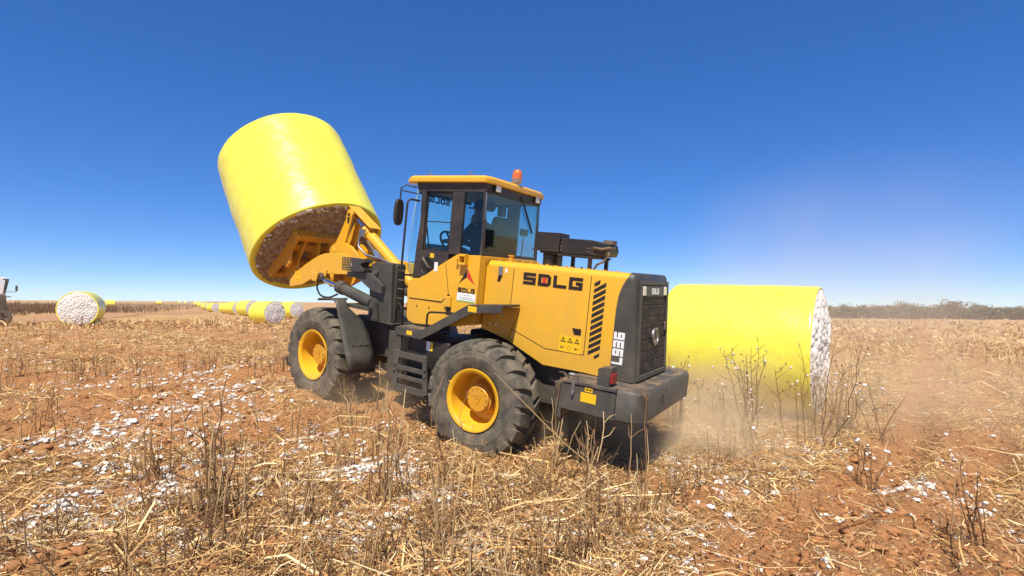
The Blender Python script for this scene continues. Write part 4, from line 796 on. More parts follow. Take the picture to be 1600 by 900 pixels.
# ------------------------------------------------------------------ truck at the left edge
M_tw = mat('truck_white', (.78, .78, .76), .35, coat=.3); M_td = mat('truck_dark', (.03, .03, .032), .5, grime=(DUST, .5, 3)); M_tg = mat('truck_dusty_grey', (.085, .065, .05), .7, grime=(DUST, .7, 2))
tx, ty = -30.8, 33.2
tr = empty('truck', (tx - .75, ty + .85, z_at(tx - 1, ty) - .02), math.radians(47)); tag(tr, 'white cab-over truck cut off by the left edge of the photo', 'truck')
q = MB(); q.prism([(-.30, 1.95), (-.16, 2.92), (-.35, 3.02), (-1.9, 3.02), (-1.95, 1.95)], -1.15, 1.15); build(q, 'cab', M_tw, tr, bev=.06)
q = MB(); q.prism([(-.29, 1.98), (-.145, 2.86), (-.125, 2.86), (-.27, 1.98)], -1.06, 1.06); q.prism([(-.145, 2.86), (-.10, 2.9), (-.40, 2.93), (-.40, 2.85)], -1.157, 1.157); q.prism([(-.30, 2.0), (-.18, 2.86), (-.30, 2.86), (-.40, 2.0)], -1.158, 1.158); build(q, 'windscreen', M_td, tr)
q = MB(); q.prism([(-.20, 1.0), (-.24, 1.95), (-1.95, 1.95), (-1.95, 1.35), (-.7, 1.30), (-.55, 1.0)], -1.16, 1.16); q.box(-.3, -.12, -1.15, 1.15, .62, 1.0); build(q, 'lower_cab', M_tg, tr, bev=.04)
q = MB(); q.box(-7.5, -1.9, -.45, .45, .75, 1.0); q.box(-7.5, -2.1, -1.2, 1.2, 1.15, 1.3); q.box(-2.2, -2.1, -1.2, 1.2, 1.3, 2.2); build(q, 'bed', M_tg, tr, bev=.02)
wheel_pr = None
for x in (-.45, -5.8):
    for sy in (1, -1):
        if wheel_pr is None:
            w_ = bpy.data.objects.new('wheel', None); COL.objects.link(w_); w_.parent = tr
            q = MB(); q.lathe([(.28, -.13), (.46, -.15), (.53, -.12), (.545, 0), (.53, .12), (.46, .15), (.28, .13)], 32); o1 = build(q, 'tyre', M_rub, w_)
            q = MB(); q.lathe([(.28, -.12), (.29, .12), (.24, .05), (.12, .03), (.10, .10), (.0, .10)], 24); o2 = build(q, 'rim', M_ledge, w_); wheel_pr = (w_, o1, o2)
        else:
            w_ = wheel_pr[0].copy(); COL.objects.link(w_); w_.parent = tr
            for o in wheel_pr[1:]: c_ = o.copy(); COL.objects.link(c_); c_.parent = w_
        w_.location = (x, sy * 1.0, .55); w_.rotation_euler = (0, 0, 0 if sy > 0 else math.pi)
for sy in (-1,):
    q = MB(); q.tube([(-.22, sy * 1.12, 2.12), (.20, sy * 1.22, 2.13), (.22, sy * 1.22, 2.25)], .02, 6); q.box(.16, .26, sy * 1.15, sy * 1.36, 2.18, 2.52); q.tube([(-.25, sy * 1.12, 1.82), (-.02, sy * 1.22, 1.83)], .03, 6); build(q, 'mirror', M_td, tr, bev=.02)
# ------------------------------------------------------------------ litter on the field
M_straw = mat('straw', (.5, .35, .17), .85, spec=.2, attr=True)
M_lint = mat('cotton_lint', (.84, .79, .70), .95, spec=.1, bump=(60, .6))
def loader_xy(x, y):
    """is a ground point under or very near the loader's wheels"""
    p = np.stack([x, y, np.full_like(x, 0)], -1) - np.array([LT[0], LT[1], 0]); q = p @ LM
    w = np.zeros(len(x), bool)
    for cx_, cy_ in ((0, .88), (0, -.88), (1.40 + 1.39, .88 - .14), (1.40 + 1.39, -.88 - .14)): w |= (np.abs(q[:, 0] - cx_) < .30) & (np.abs(q[:, 1] - cy_) < .27)
    return w
def scatter(n, r0, r1, pw=1.0, amax=52):
    r = np.exp(rng.uniform(0, 1, n) ** pw * math.log(r1 / r0)) * r0; a = np.radians(rng.uniform(-amax, amax, n)); return r * np.sin(a), r * np.cos(a), r
def ribbons(n, r0, r1, lmin, lmax, wmin, wmax, lift, keep=None, palette=None, tilt=.35, seed=0):
    x, y, r = scatter(n, r0, r1)
    if keep is not None: k = keep(x, y, r); x, y, r = x[k], y[k], r[k]
    n = len(x); L = rng.uniform(0, 1, n) ** 2.2 * (lmax - lmin) + lmin; w = rng.uniform(wmin, wmax, n) * (1 + r / 18)
    L = L * (1 + r / 60)
    a = rng.uniform(0, 2 * np.pi, n); p = rng.normal(0, tilt, n); d = np.stack([np.cos(a) * np.cos(p), np.sin(a) * np.cos(p), np.abs(np.sin(p))], -1)
    u = rng.normal(0, 1, (n, 3)); sd = np.cross(d, u); sd /= np.linalg.norm(sd, axis=1)[:, None] + 1e-9
    c = np.stack([x, y, zt(x, y) + lift * rng.uniform(0, 1, n) ** 1.5 + .004], -1)
    bend = rng.normal(0, .10, (n, 3)) * L[:, None]
    P0 = c - d * L[:, None] * .15; P1 = c + d * L[:, None] * .35 + bend; P2 = c + d * L[:, None] * .85
    V = np.stack([P0 - sd * w[:, None], P0 + sd * w[:, None], P1 - sd * w[:, None], P1 + sd * w[:, None], P2 - sd * w[:, None] * .6, P2 + sd * w[:, None] * .6], 1).reshape(-1, 3)
    o = np.arange(n)[:, None] * 6; F = np.concatenate([o + [0, 1, 3, 2], o + [2, 3, 5, 4]], 1).reshape(-1, 4)
    pal = np.array(palette); ci = pal[rng.integers(0, len(pal), n)] * rng.uniform(.7, 1.25, (n, 1)); C_ = np.repeat(ci, 6, 0)
    return V, F, C_
PAL = [(.74, .52, .23), (.62, .38, .15), (.80, .62, .34), (.54, .30, .11), (.42, .21, .075), (.67, .45, .20), (.50, .33, .17), (.19, .10, .04), (.32, .16, .065), (.40, .21, .085)]
def keep1(x, y, r): return (rng.random(len(x)) < np.clip((cover(x, y) - .34) * 4.0, .10, 1)) & ~loader_xy(x, y) & ~on_road(x, y)
V, F, C_ = ribbons(270000, 2.2, 60, .03, .20, .0015, .0040, .045, keep1, PAL)
tag(np_mesh('straw_litter', V, F, M_straw, col=C_), kind='stuff')
V, F, C_ = ribbons(45000, 34, 160, .10, .40, .004, .010, .25, lambda x, y, r: (rng.random(len(x)) < .75) & (x > -.9 * y * 0 - 30) & ~on_road(x, y) & (rng.random(len(x)) < np.clip((cover(x, y) - .25) * 5, .05, 1)), PAL, tilt=.7)
tag(np_mesh('far_straw', V, F, M_straw, col=C_), kind='stuff')
V, F, C_ = ribbons(330000, 2.2, 30, .010, .07, .0012, .0038, .03, keep1, PAL + [(.30, .17, .08), (.66, .50, .28)], tilt=.6)
tag(np_mesh('chaff', V, F, M_straw, col=C_), kind='stuff')
# longer stems lying on the ground
V, F, C_ = ribbons(4200, 2.2, 30, .25, .95, .0025, .0058, .07, keep1, PAL[:6], tilt=.12)
tag(np_mesh('fallen_stems', V, F, M_straw, col=C_), kind='stuff')
# clods of soil
def blobs(cx, cy, cz, s, squash, jit, seed=1):
    ico_v = []; t = (1 + 5 ** .5) / 2
    for a in (-1, 1):
        for b_ in (-t, t): ico_v += [(0, a, b_), (a, b_, 0), (b_, 0, a)]
    ico_v = np.array(ico_v); ico_v /= np.linalg.norm(ico_v[0])
    from itertools import combinations
    dmin = min(np.linalg.norm(ico_v[i] - ico_v[j]) for i, j in combinations(range(12), 2))
    tris = [(i, j, k) for i, j, k in combinations(range(12), 3) if all(abs(np.linalg.norm(ico_v[p] - ico_v[q]) - dmin) < .01 for p, q in ((i, j), (j, k), (i, k)))]
    tris = [(i, j, k) if np.dot(np.cross(ico_v[j] - ico_v[i], ico_v[k] - ico_v[i]), ico_v[i]) > 0 else (i, k, j) for i, j, k in tris]
    # one subdivision
    vs = [tuple(v) for v in ico_v]; cache = {}; fs = []
    def mid(a, b_):
        key = (min(a, b_), max(a, b_))
        if key not in cache: v = (np.array(vs[a]) + np.array(vs[b_])); v /= np.linalg.norm(v); vs.append(tuple(v)); cache[key] = len(vs) - 1
        return cache[key]
    for i, j, k in tris: a, b_, c_ = mid(i, j), mid(j, k), mid(k, i); fs += [(i, a, c_), (a, j, b_), (c_, b_, k), (a, b_, c_)]
    base = np.array(vs); fs = np.array(fs); n = len(cx); nv = len(base)
    R_ = np.random.default_rng(seed); d = 1 + R_.normal(0, jit, (n, nv)); sc = np.stack([R_.uniform(.7, 1.4, n), R_.uniform(.7, 1.4, n), np.full(n, 1.0) * squash], -1)
    V = base[None] * d[..., None] * sc[:, None] * s[:, None, None] + np.stack([cx, cy, cz], -1)[:, None]
    F = (fs[None] + (np.arange(n) * nv)[:, None, None]).reshape(-1, 3)
    return V.reshape(-1, 3), F
M_clod = mat('soil_clod', (.42, .195, .080), .95, spec=.1, noise=(9, (.33, .15, .065), .8), bump=(30, .7))
x, y, r = scatter(16000, 2.3, 22); k = (rng.random(len(x)) < np.clip((.50 - cover(x, y)) * 5, .03, 1)) & ~loader_xy(x, y); x, y = x[k], y[k]
s = rng.uniform(.10, 1, len(x)) ** 3.5 * .045 + .005; V, F = blobs(x, y, zt(x, y) + s * .1, s, .6, .32, 2)
tag(np_mesh('soil_clods', V, F, M_clod), kind='stuff')
# lint scraps, thick in the patches of the photograph
px = [(295, 600, .5), (330, 640, .5), (260, 640, .35), (215, 720, .28), (180, 690, .2), (150, 800, .22), (165, 830, .18), (60, 830, .2), (20, 850, .15), (330, 585, .4), (560, 735, .2), (660, 780, .2), (640, 735, .15), (870, 850, .22), (900, 862, .18), (1000, 830, .2), (985, 790, .2), (1130, 690, .35), (1110, 740, .3), (1150, 660, .4), (1235, 700, .3), (1430, 760, .2), (440, 560, .5), (380, 620, .4), (130, 610, .5), (90, 690, .3), (780, 770, .3), (730, 850, .2), (480, 690, .35), (270, 780, .18), (1040, 720, .3), (560, 850, .14), (250, 870, .13)]
cxs, cys = [], []
for u, v, sg in px:
    p = at(u, v); n = int(36 + 44 * random.random()); sg = sg * .85; cxs += list(rng.normal(p.x, sg, n)); cys += list(rng.normal(p.y, sg * 1.3, n))
x, y, r = scatter(6500, 2.3, 40); k = rng.random(len(x)) < np.clip((fbm(x * .7 + 50, y * .7, 3) - .48) * 4, .05, 1)
cxs = np.r_[cxs, x[k]]; cys = np.r_[cys, y[k]]; k = ~loader_xy(cxs, cys); cxs, cys = cxs[k], cys[k]; CX0, CY0 = cxs, cys; rp = rng.integers(1, 4, len(cxs)); cxs, cys = np.repeat(cxs, rp), np.repeat(cys, rp); cxs = cxs + rng.normal(0, .022, len(cxs)); cys = cys + rng.normal(0, .022, len(cys))
s = (rng.uniform(.1, 1, len(cxs)) ** 3.2 * .019 + .0038) * (1 + np.hypot(cxs, cys) / 45); V, F = blobs(cxs, cys, zt(cxs, cys) + s * .8, s, .75, .30, 5)
tag(np_mesh('cotton_lint', V, F, M_lint, smooth=True), kind='stuff')
# loose fibres round the scraps
rp = rng.integers(4, 11, len(CX0)); fx, fy = np.repeat(CX0, rp), np.repeat(CY0, rp); n = len(fx); fx = fx + rng.normal(0, .026, n); fy = fy + rng.normal(0, .026, n)
d = rng.normal(0, 1, (n, 3)) * [1, 1, .45]; d /= np.linalg.norm(d, axis=1)[:, None]; u = np.cross(d, rng.normal(0, 1, (n, 3))); u /= np.linalg.norm(u, axis=1)[:, None]
L_ = rng.uniform(.008, .032, n)[:, None]; w = rng.uniform(.0015, .0045, n)[:, None]; C0 = np.stack([fx, fy, zt(fx, fy) + rng.uniform(.004, .032, n)], -1); bd = rng.normal(0, .005, (n, 3))
V = np.stack([C0 - d * L_ - u * w * .3, C0 - d * L_ + u * w * .3, C0 + bd - u * w, C0 + bd + u * w, C0 + d * L_ - u * w * .3, C0 + d * L_ + u * w * .3], 1).reshape(-1, 3); o_ = np.arange(n)[:, None] * 6
tag(np_mesh('lint_fibres', V, np.concatenate([o_ + [0, 1, 3, 2], o_ + [2, 3, 5, 4]], 1).reshape(-1, 4), M_lint), kind='stuff')

# ------------------------------------------------------------------ dry stalks
mi_ = np.array(LIFTED.matrix_world)[:3, :3]; up_l = mi_.T @ np.array([-.1, -.3, 1.0]); a0 = math.atan2(up_l[1], up_l[0]); n = 70
an = a0 + rng.normal(-.05, .55, n); ra = 1.10 * (1 - np.abs(rng.normal(0, .06, n))); fx, fy = ra * np.cos(an) * .97, ra * np.sin(an) * .99
V, F = blobs(fx, fy, np.full(n, -.035), rng.uniform(.008, .028, n), .9, .3, 9); lo_ = np_mesh('lint_tuft', V, F, M_lint, LIFTED, smooth=True); lo_['kind'] = 'stuff'
M_stalk = mat('dry_stalk', (.4, .25, .12), .85, spec=.2, attr=True)
def tube_np(path, rad, n=5):
    path = np.array(path, float); m = len(path); d = np.gradient(path, axis=0); d /= np.linalg.norm(d, axis=1)[:, None] + 1e-9
    ref = np.array([.3, .95, .1]); a = np.cross(d, ref); a /= np.linalg.norm(a, axis=1)[:, None] + 1e-9; b_ = np.cross(d, a); th = np.linspace(0, 2 * np.pi, n, endpoint=False)
    V = path[:, None] + np.array(rad)[:, None, None] * (np.cos(th)[None, :, None] * a[:, None] + np.sin(th)[None, :, None] * b_[:, None])
    i, j = np.meshgrid(np.arange(m - 1), np.arange(n), indexing='ij'); j2 = (j + 1) % n
    return V.reshape(-1, 3), np.stack([i * n + j, i * n + j2, (i + 1) * n + j2, (i + 1) * n + j], -1).reshape(-1, 4)
def stalk_geo(R_, h, kind, n=5, br=True, bolls=False, r0=.0075, lean=.18):
    """kind: pale = stripped straw coloured stem, dark = brown twiggy stem"""
    Vs, Fs, Cs = [], [], []; off = 0
    def put(V, F, c):
        nonlocal off
        Vs.append(V); Fs.append(F + off); Cs.append(np.repeat(np.array(c)[None] * R_.uniform(.8, 1.2), len(V), 0)); off += len(V)
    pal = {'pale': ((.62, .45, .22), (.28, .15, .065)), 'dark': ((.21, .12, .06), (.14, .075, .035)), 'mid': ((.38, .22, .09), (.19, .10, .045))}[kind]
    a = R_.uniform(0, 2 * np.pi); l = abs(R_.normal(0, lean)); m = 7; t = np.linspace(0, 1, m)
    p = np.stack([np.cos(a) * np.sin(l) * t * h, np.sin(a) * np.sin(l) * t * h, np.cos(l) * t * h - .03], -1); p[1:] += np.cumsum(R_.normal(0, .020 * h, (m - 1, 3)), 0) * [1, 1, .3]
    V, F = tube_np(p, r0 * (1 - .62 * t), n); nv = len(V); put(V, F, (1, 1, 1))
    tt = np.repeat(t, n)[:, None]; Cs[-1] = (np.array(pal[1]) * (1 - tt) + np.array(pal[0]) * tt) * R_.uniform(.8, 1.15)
    nb = R_.integers(1, 4) if kind != 'dark' else R_.integers(3, 8)
    if not br: nb = R_.integers(0, 2)
    for k in range(nb):
        f = R_.uniform(.25, .97); i = min(int(f * (m - 1)), m - 2); s = p[i] + (p[i + 1] - p[i]) * (f * (m - 1) - i); b_ = R_.uniform(0, 2 * np.pi); L_ = h * R_.uniform(.10, .38) * (1.2 - f * .7); up = R_.uniform(.35, 1.3)
        e = np.array([np.cos(b_), np.sin(b_), up]); e /= np.linalg.norm(e); q = np.stack([s, s + e * L_ * .5 + R_.normal(0, .02 * h, 3), s + e * L_ + [0, 0, .02]]); rr3 = r0 * np.array([.5, .4, .22]); V, F = tube_np(q, rr3, 4); put(V, F, pal[0] if R_.random() < .7 else pal[1])
        if R_.random() < (.8 if bolls else .3):
            tip = q[-1]
            for z in range(4): g = R_.normal(0, 1, 3); g /= np.linalg.norm(g); V, F = tube_np(np.stack([tip, tip + g * .013, tip + g * .022]), [.003, .005, .001], 4); put(V, F, pal[1])
            if bolls and R_.random() < .45:
                V, F = blobs(tip[None, 0], tip[None, 1], tip[None, 2], np.array([R_.uniform(.010, .020)]), .9, .2, int(R_.integers(1e6))); F = np.c_[F, F[:, :1]]; put(V, F, (.8, .77, .72))
    return np.concatenate(Vs), np.concatenate(Fs), np.concatenate(Cs)
def quad_mesh(name, V, F, C_, m):
    tri = F[:, 3] == F[:, 0]
    F3 = np.concatenate([F[~tri][:, [0, 1, 2]], F[~tri][:, [0, 2, 3]], F[tri][:, :3]])
    return np_mesh(name, V, F3, m, col=C_)
R1 = np.random.default_rng(11)
variants = []
for k in range(24):
    kind = ['pale', 'mid', 'pale', 'dark', 'mid', 'pale', 'mid', 'dark'][k % 8]; h = [.26, .45, .60, .55, .28, .80, .36, .40][k % 8] * R1.uniform(.8, 1.2)
    parts_ = []; off = 0
    for q in range([1, 2, 1, 3][int(R1.integers(4))]):
        V, F, C_ = stalk_geo(R1, h * (1 if q == 0 else R1.uniform(.4, .95)), kind if R1.random() < .7 else 'mid', 6, r0=.0066 if kind == 'pale' else .0054, lean=.26); parts_.append((V + [R1.normal(0, .012), R1.normal(0, .012), 0], F + off, C_)); off += len(V)
    variants.append(tuple(np.concatenate([p_[i_] for p_ in parts_]) for i_ in range(3)))
for k in range(8):
    parts_ = []; off = 0; h = R1.uniform(.72, 1.0)
    for q in range(int(R1.integers(1, 4))):
        V, F, C_ = stalk_geo(R1, h * (1 if q == 0 else R1.uniform(.5, .95)), ['pale', 'mid', 'pale', 'dark'][k % 4], 6, r0=.0085, lean=.12); parts_.append((V + [R1.normal(0, .02), R1.normal(0, .02), 0], F + off, C_)); off += len(V)
    variants.append(tuple(np.concatenate([p_[i_] for p_ in parts_]) for i_ in range(3)))
# rows of stubble, as positions first
def stalk_spots(n, r0, r1):
    x, y, r = scatter(n, r0, r1, amax=50); d = x * ROW[1] - y * ROW[0]; d2 = np.round(d / .9) * .9 + rng.normal(0, .07, len(d)); l = x * ROW[0] + y * ROW[1]
    x, y = d2 * ROW[1] + l * ROW[0], -d2 * ROW[0] + l * ROW[1]
    k = (np.abs(rutq(0, x, y)) > .5) & (np.abs(rutq(1, x, y)) > .5) & (fbm(x * .5 + 21, y * .5, 3) > .46 + np.clip((x - 1) / 25, 0, .06)) & ~loader_xy(x, y) & ~on_road(x, y) & (np.hypot(x, y) > r0)
    p = np.stack([x, y, np.zeros_like(x)], -1) - np.array([LT[0], LT[1], 0]); q = p @ LM; k &= ~((q[:, 0] > -1.9) & (q[:, 0] < 4) & (np.abs(q[:, 1]) < .75))
    return x[k], y[k]
sx_, sy_ = stalk_spots(820, 2.45, 8.5)
# clumps seen in the photograph
tall = np.zeros(len(sx_), bool)
for u, v, n in ((325, 812, 9), (340, 815, 6), (600, 790, 6), (540, 640, 6), (720, 690, 3), (705, 890, 3), (110, 690, 4), (30, 700, 4), (590, 640, 5), (1350, 760, 4), (1500, 870, 3), (1000, 770, 3), (690, 830, 3), (250, 760, 4), (58, 669, 4), (75, 648, 4), (92, 622, 5), (125, 600, 4), (160, 585, 4), (205, 640, 4), (230, 610, 4), (285, 570, 4), (380, 570, 4), (420, 590, 3), (480, 690, 3), (640, 700, 3), (860, 740, 3), (930, 800, 3), (1170, 770, 4), (1250, 800, 3), (1450, 830, 2)):
    p = at(u, v); sx_ = np.r_[sx_, rng.normal(p.x, .09, n)]; sy_ = np.r_[sy_, rng.normal(p.y, .09, n)]; tall = np.r_[tall, np.ones(n, bool)]
vis = np.abs(sx_) < .93 * sy_; sx_, sy_, tall = sx_[vis], sy_[vis], tall[vis]
order = np.argsort(np.hypot(sx_, sy_)); sx_, sy_, tall = sx_[order], sy_[order], tall[order]; NI = 300
sz_ = zt(sx_, sy_); made = {}
SG = 'dry cotton stalks standing in the stubble'
for k in range(min(NI, len(sx_))):
    vi = int(rng.integers(24, 32)) if tall[k] and rng.random() < .6 else int(rng.integers(24))
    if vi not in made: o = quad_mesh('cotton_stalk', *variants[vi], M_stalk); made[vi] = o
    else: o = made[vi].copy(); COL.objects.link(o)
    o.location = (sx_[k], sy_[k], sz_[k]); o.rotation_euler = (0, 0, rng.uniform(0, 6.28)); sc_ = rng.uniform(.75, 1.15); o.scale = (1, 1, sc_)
    tag(o, 'thin dry cotton stalk standing in the near stubble', 'stalk', SG)
def merge_stalks(xs, ys, zs, geos, name, m, smin=.7, smax=1.2):
    Vs, Fs, Cs = [], [], []; off = 0
    for x, y, z in zip(xs, ys, zs):
        V, F, C_ = geos[int(rng.integers(len(geos)))]; a = rng.uniform(0, 6.28); c_, s_ = math.cos(a), math.sin(a); q = rng.uniform(smin, smax)
        Vs.append(np.stack([V[:, 0] * c_ - V[:, 1] * s_ + x, V[:, 0] * s_ + V[:, 1] * c_ + y, V[:, 2] * q + z], -1)); Fs.append(F + off); Cs.append(C_ * rng.uniform(.85, 1.15)); off += len(V)
    return quad_mesh(name, np.concatenate(Vs), np.concatenate(Fs), np.concatenate(Cs), m)
R2 = np.random.default_rng(12)
low = [stalk_geo(R2, h * R2.uniform(.7, 1.3), kd, 3, br=(i % 2 == 0), r0=.0065) for i, (h, kd) in enumerate([(.48, 'pale'), (.5, 'mid'), (.45, 'dark'), (.55, 'pale'), (.3, 'mid'), (.6, 'pale'), (.42, 'mid'), (.5, 'pale')])]
ex, ey = stalk_spots(11000, 8.5, 50); kx = rng.random(len(ex)) < np.where(ex < -2.5, .42, .9); ex, ey = ex[kx], ey[kx]; ex = np.r_[sx_[NI:], ex]; ey = np.r_[sy_[NI:], ey]
tag(merge_stalks(ex, ey, zt(ex, ey), low, 'stubble', M_stalk, .6, 1.1), kind='stuff')
# tall twiggy plants left standing around the lying bale
R3 = np.random.default_rng(21); BG = 'dead cotton plants around the lying bale and ruts'
def plant(px_u, px_v, h, n, spread, lab, kind='dark', dist=None, sc=1.0):
    p = at(px_u, px_v); Vs, Fs, Cs = [], [], []; off = 0
    for k in range(n):
        V, F, C_ = stalk_geo(R3, h * R3.uniform(.5, .9), kind, 5, bolls=True, r0=.0072, lean=.2); V = V + [R3.normal(0, spread), R3.normal(0, spread), 0]; Vs.append(V); Fs.append(F + off); Cs.append(C_); off += len(V)
    o = quad_mesh('cotton_plant', np.concatenate(Vs), np.concatenate(Fs), np.concatenate(Cs), M_stalk); o.location = p; tag(o, lab, 'dead plant', BG)
plant(1165, 688, 1.62, 9, .10, 'bushy dead cotton plant with many twigs in front of the middle of the lying bale')
plant(1236, 690, 1.35, 2, .05, 'single thin dead plant in front of the right third of the lying bale')
plant(1278, 698, 1.80, 5, .09, 'tallest dead plant, crossing the white end of the lying bale')
plant(1056, 668, 1.35, 8, .10, 'dead cotton plant with white bolls just behind the rear counterweight')
plant(1302, 680, 1.5, 10, .15, 'dense upright stand of brown stalks right beside the white bale end', 'mid')
plant(1326, 676, 1.35, 9, .18, 'reddish brown stalk clump behind the dense stand beside the bale end', 'mid')
plant(1392, 692, 1.0, 7, .08, 'pale and dark stalk clump on open ground right of the lying bale', 'pale')
plant(1376, 690, 1.15, 3, .05, 'dark thin stems leaning left in the clump on open ground')
plant(1205, 715, .75, 6, .14, 'low tangle of pale stems in front of the lying bale', 'pale')
plant(1350, 765, .72, 5, .05, 'short dark leaning clump by the wheel rut', 'dark')
plant(1525, 850, .80, 4, .05, 'dark dead plant with pale stripped base at the lower right', 'dark')
plant(1120, 668, .9, 5, .12, 'small dead plant with bolls between counterweight and bushy plant')
# the long broken stem leaning across the rear wheel
pA, pB = at(975, 772), None
d = cf_ + cr_ * (772 - 800) / FPX - cu_ * (582 - 450) / FPX; pB = Vector(d * (4.55 / d[1]) + np.array([0, 0, CAMZ]))
mid = (np.array(pA) * .5 + np.array(pB) * .5) + [0, 0, -.05]
V, F = tube_np([np.array(pA), mid, np.array(pB)], [.009, .007, .003], 6); V2, F2 = tube_np([mid, mid + [-.10, .02, .12]], [.004, .002], 4)
o = quad_mesh('cotton_stalk', np.concatenate([V, V2]), np.concatenate([F, F2 + len(V)]), np.tile([[.50, .34, .15]], (len(V) + len(V2), 1)), M_stalk); tag(o, 'long pale broken stem slanting up in front of the rear wheel', 'stalk')
# standing crop beyond the road on the left
R4 = np.random.default_rng(31); crop = [stalk_geo(R4, R4.uniform(.9, 1.3), 'dark', 3, bolls=True, r0=.03) for _ in range(10)]
cxp, cyp = [], []
while len(cxp) < 3800:
    y = 40 * (300 / 40) ** R4.random(); x = -(.9 + .12 * R4.random()) * y if R4.random() < .0 else R4.uniform(-1.05, -.42) * y
    k = int(np.argmin(np.abs(pts[:, 1] - min(y, 219)))); xr2 = pts[k, 0] - max(0, y - 219) * .45
    if x < xr2 - 4.5 and x > xr2 - 60: cxp.append(x); cyp.append(y)
cxp, cyp = np.array(cxp), np.array(cyp)
tag(merge_stalks(cxp, cyp, zt(cxp, cyp), crop, 'standing_cotton_crop', M_stalk), kind='stuff')

# ------------------------------------------------------------------ trees of the far edge of the field
M_leaf = mat('tree_leaf', (.09, .085, .04), .8, spec=.2, attr=True); M_bark = mat('tree_bark', (.10, .075, .055), .9)
def tree_geo(R_, h, wd, tone):
    tr_, off, lv, lf, lc = MB(), 0, [], [], []
    tr_.tube([(0, 0, -.3), (R_.normal(0, .1), 0, h * .3), (R_.normal(0, .25), R_.normal(0, .2), h * .62)], [h * .028, h * .020, h * .010], 7)
    tips = []
    for k in range(int(R_.integers(6, 10))):
        a = R_.uniform(0, 6.28); z0 = h * R_.uniform(.22, .55); e = (math.cos(a) * wd * R_.uniform(.25, .5), math.sin(a) * wd * R_.uniform(.25, .5), h * R_.uniform(.5, .93)); tr_.tube([(0, 0, z0), (e[0] * .55, e[1] * .55, z0 + (e[2] - z0) * .5), e], [h * .012, h * .008, h * .003], 5); tips.append(np.array(e))
    tips += [np.array([R_.normal(0, wd * .2), R_.normal(0, wd * .2), h * R_.uniform(.35, .9)]) for _ in range(8)]
    n = 420; ti = R_.integers(0, len(tips), n); C0 = np.array(tips)[ti] + R_.normal(0, 1, (n, 3)) * [wd * .13, wd * .13, h * .085]; s = R_.uniform(.10, .26, n) * h / 6
    u = R_.normal(0, 1, (n, 3)); u /= np.linalg.norm(u, axis=1)[:, None]; w = np.cross(u, R_.normal(0, 1, (n, 3))); w /= np.linalg.norm(w, axis=1)[:, None]
    V = np.stack([C0 - u * s[:, None] * 1.4, C0 + w * s[:, None], C0 + u * s[:, None] * 1.4, C0 - w * s[:, None]], 1).reshape(-1, 3); F = np.arange(n * 4).reshape(-1, 4)
    tv = R_.uniform(.6, 1.4, len(tips))[ti]; C_ = np.repeat(np.array(tone)[None] * tv[:, None] * R_.uniform(.8, 1.2, (n, 1)), 4, 0)
    return tr_, V, F, C_
R5 = np.random.default_rng(41); TG = 'trees along the far edge of the field'
tones = {'grey': (.17, .145, .07), 'olive': (.125, .125, .05), 'green': (.05, .07, .03)}; protos = {}
def far_tree(u, dist, h, tone):
    key = (tone, int(R5.integers(3)))
    x = (u - 800) / FPX * dist; t = empty('tree', (x, dist, z_at(x, dist)), R5.uniform(0, 6.28)); t.scale = (h / 6 * R5.uniform(.9, 1.25),) * 2 + (h / 6,)
    if key not in protos:
        tb_, V, F, C_ = tree_geo(R5, 6, 5.5, tones[tone]); a = build(tb_, 'trunk', M_bark, t, ang=60); b_ = np_mesh('crown', V, F, M_leaf, t, col=C_); protos[key] = (a, b_)
    else:
        for o in protos[key]: c_ = o.copy(); COL.objects.link(c_); c_.parent = t
    tag(t, {'grey': 'hazy grey brown leafless-looking tree in the treeline beyond the field', 'olive': 'hazy olive tree in the treeline beyond the field', 'green': 'dark green tree at the right end of the treeline'}[tone], 'tree', TG)
for u in np.arange(1060, 1720, 11.0):
    d = R5.uniform(160, 185); uu = u + R5.normal(0, 3)
    tone = 'green' if uu > 1545 and R5.random() < .7 else ('olive' if R5.random() < .35 else 'grey')
    big = 1.35 if abs(uu - 1420) < 14 or abs(uu - 1478) < 18 or abs(uu - 1535) < 12 else 1.0
    far_tree(uu, d, R5.uniform(2.8, 4.6) * big, tone)
for u in np.arange(1050, 1720, 7.5):                              # second, lower line behind, partly seen
    far_tree(u + R5.normal(0, 3), R5.uniform(188, 215), R5.uniform(3.0, 4.8), 'grey' if u < 1500 else 'olive')
# undergrowth closing the foot of the treeline
n = 9000; uu = R5.uniform(1040, 1740, n); d = R5.uniform(165, 215, n); x = (uu - 800) / FPX * d; hh = np.abs(R5.normal(0, 1.1, n)); C0 = np.stack([x, d, zt(x, d) + hh], -1); s = R5.uniform(.2, .55, n)
u_ = R5.normal(0, 1, (n, 3)); u_ /= np.linalg.norm(u_, axis=1)[:, None]; w_ = np.cross(u_, R5.normal(0, 1, (n, 3))); w_ /= np.linalg.norm(w_, axis=1)[:, None]
V = np.stack([C0 - u_ * s[:, None], C0 + w_ * s[:, None] * .7, C0 + u_ * s[:, None], C0 - w_ * s[:, None] * .7], 1).reshape(-1, 3)
tag(np_mesh('undergrowth', V, np.arange(n * 4).reshape(-1, 4), M_leaf, col=np.repeat(np.array([(.14, .10, .055)]) * R5.uniform(.6, 1.3, (n, 1)), 4, 0)), kind='stuff')

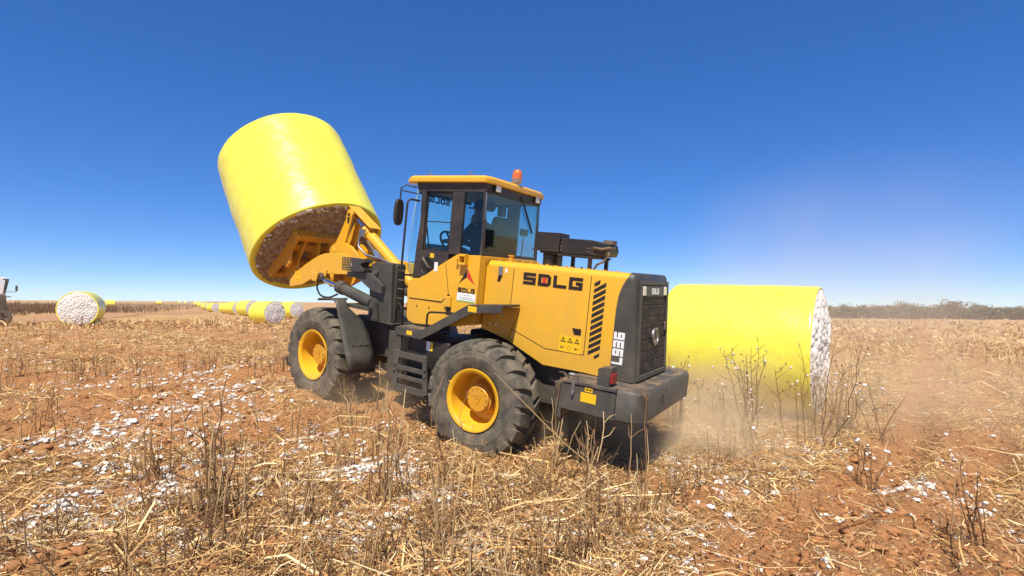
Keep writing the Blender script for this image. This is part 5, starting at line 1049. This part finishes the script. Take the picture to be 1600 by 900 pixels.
# ------------------------------------------------------------------ dust in the air
def dust(name, c, rad, dens, col, nscale=.6, power=1.6, lo=.30, hi=.72, aniso=-.2, rz=0):
    m = bpy.data.materials.new(name); m.use_nodes = True; t = m.node_tree; t.nodes.clear(); L_ = t.links.new
    o = t.nodes.new('ShaderNodeOutputMaterial'); v = t.nodes.new('ShaderNodeVolumePrincipled'); v.inputs['Color'].default_value = (*col, 1); v.inputs['Anisotropy'].default_value = aniso
    tc = t.nodes.new('ShaderNodeTexCoord'); ln = t.nodes.new('ShaderNodeVectorMath'); ln.operation = 'LENGTH'; L_(tc.outputs['Object'], ln.inputs[0])
    f = t.nodes.new('ShaderNodeMapRange'); f.interpolation_type = 'SMOOTHSTEP'; f.inputs[1].default_value = 1; f.inputs[2].default_value = 0; L_(ln.outputs['Value'], f.inputs[0])
    p = t.nodes.new('ShaderNodeMath'); p.operation = 'POWER'; p.inputs[1].default_value = power; L_(f.outputs[0], p.inputs[0])
    nz = t.nodes.new('ShaderNodeTexNoise'); nz.inputs['Scale'].default_value = nscale; nz.inputs['Detail'].default_value = 3; ge = t.nodes.new('ShaderNodeNewGeometry'); L_(ge.outputs['Position'], nz.inputs['Vector'])
    r = t.nodes.new('ShaderNodeMapRange'); r.inputs[1].default_value = lo; r.inputs[2].default_value = hi; L_(nz.outputs[0], r.inputs[0])
    a = t.nodes.new('ShaderNodeMath'); a.operation = 'MULTIPLY'; L_(p.outputs[0], a.inputs[0]); L_(r.outputs[0], a.inputs[1]); b_ = t.nodes.new('ShaderNodeMath'); b_.operation = 'MULTIPLY'; L_(a.outputs[0], b_.inputs[0]); b_.inputs[1].default_value = dens
    L_(b_.outputs[0], v.inputs['Density']); L_(v.outputs[0], o.inputs['Volume'])
    q = MB(); q.box(-1, 1, -1, 1, -1, 1); ob = build(q, 'dust_cloud', m); ob.location = c; ob.scale = rad; ob.rotation_euler = (0, 0, rz); tag(ob, kind='stuff'); return ob
DC = (.95, .73, .46)
dust('dust_low', (2.9, 8.7, -.05), (4.0, 1.9, 1.25), 1.9, DC, 1.2, 1.0, .40, .66)
dust('dust_low', (1.7, 6.7, .0), (2.3, 1.3, .95), 2.2, DC, 1.6, 1.0, .38, .66)
dust('dust_front', (-1.6, 7.7, .35), (2.4, 1.5, .60), .9, DC, 1.4, 1.0)
dust('dust_bale', (6.4, 10.0, .2), (7.0, 4.5, 1.6), .26, DC, .8, 1.0, .38, .66)
dust('dust_far', (29, 48, 4), (18, 22, 13), .030, (.97, .80, .64), .13, 1.0)
dust('dust_far', (50, 95, 0), (55, 45, 11), .006, (.96, .84, .64), .05, 1.0)
# haze over the far field
hz = MB(); hz.box(-420, 420, -20, 420, -9, 9); hm = bpy.data.materials.new('haze_air'); hm.use_nodes = True; t = hm.node_tree; t.nodes.clear(); o = t.nodes.new('ShaderNodeOutputMaterial'); v = t.nodes.new('ShaderNodeVolumePrincipled'); v.inputs['Color'].default_value = (.95, .88, .80, 1); v.inputs['Density'].default_value = .0004; t.links.new(v.outputs[0], o.inputs['Volume'])
USE_HAZE = True
if USE_HAZE: tag(build(hz, 'haze', hm), kind='stuff')
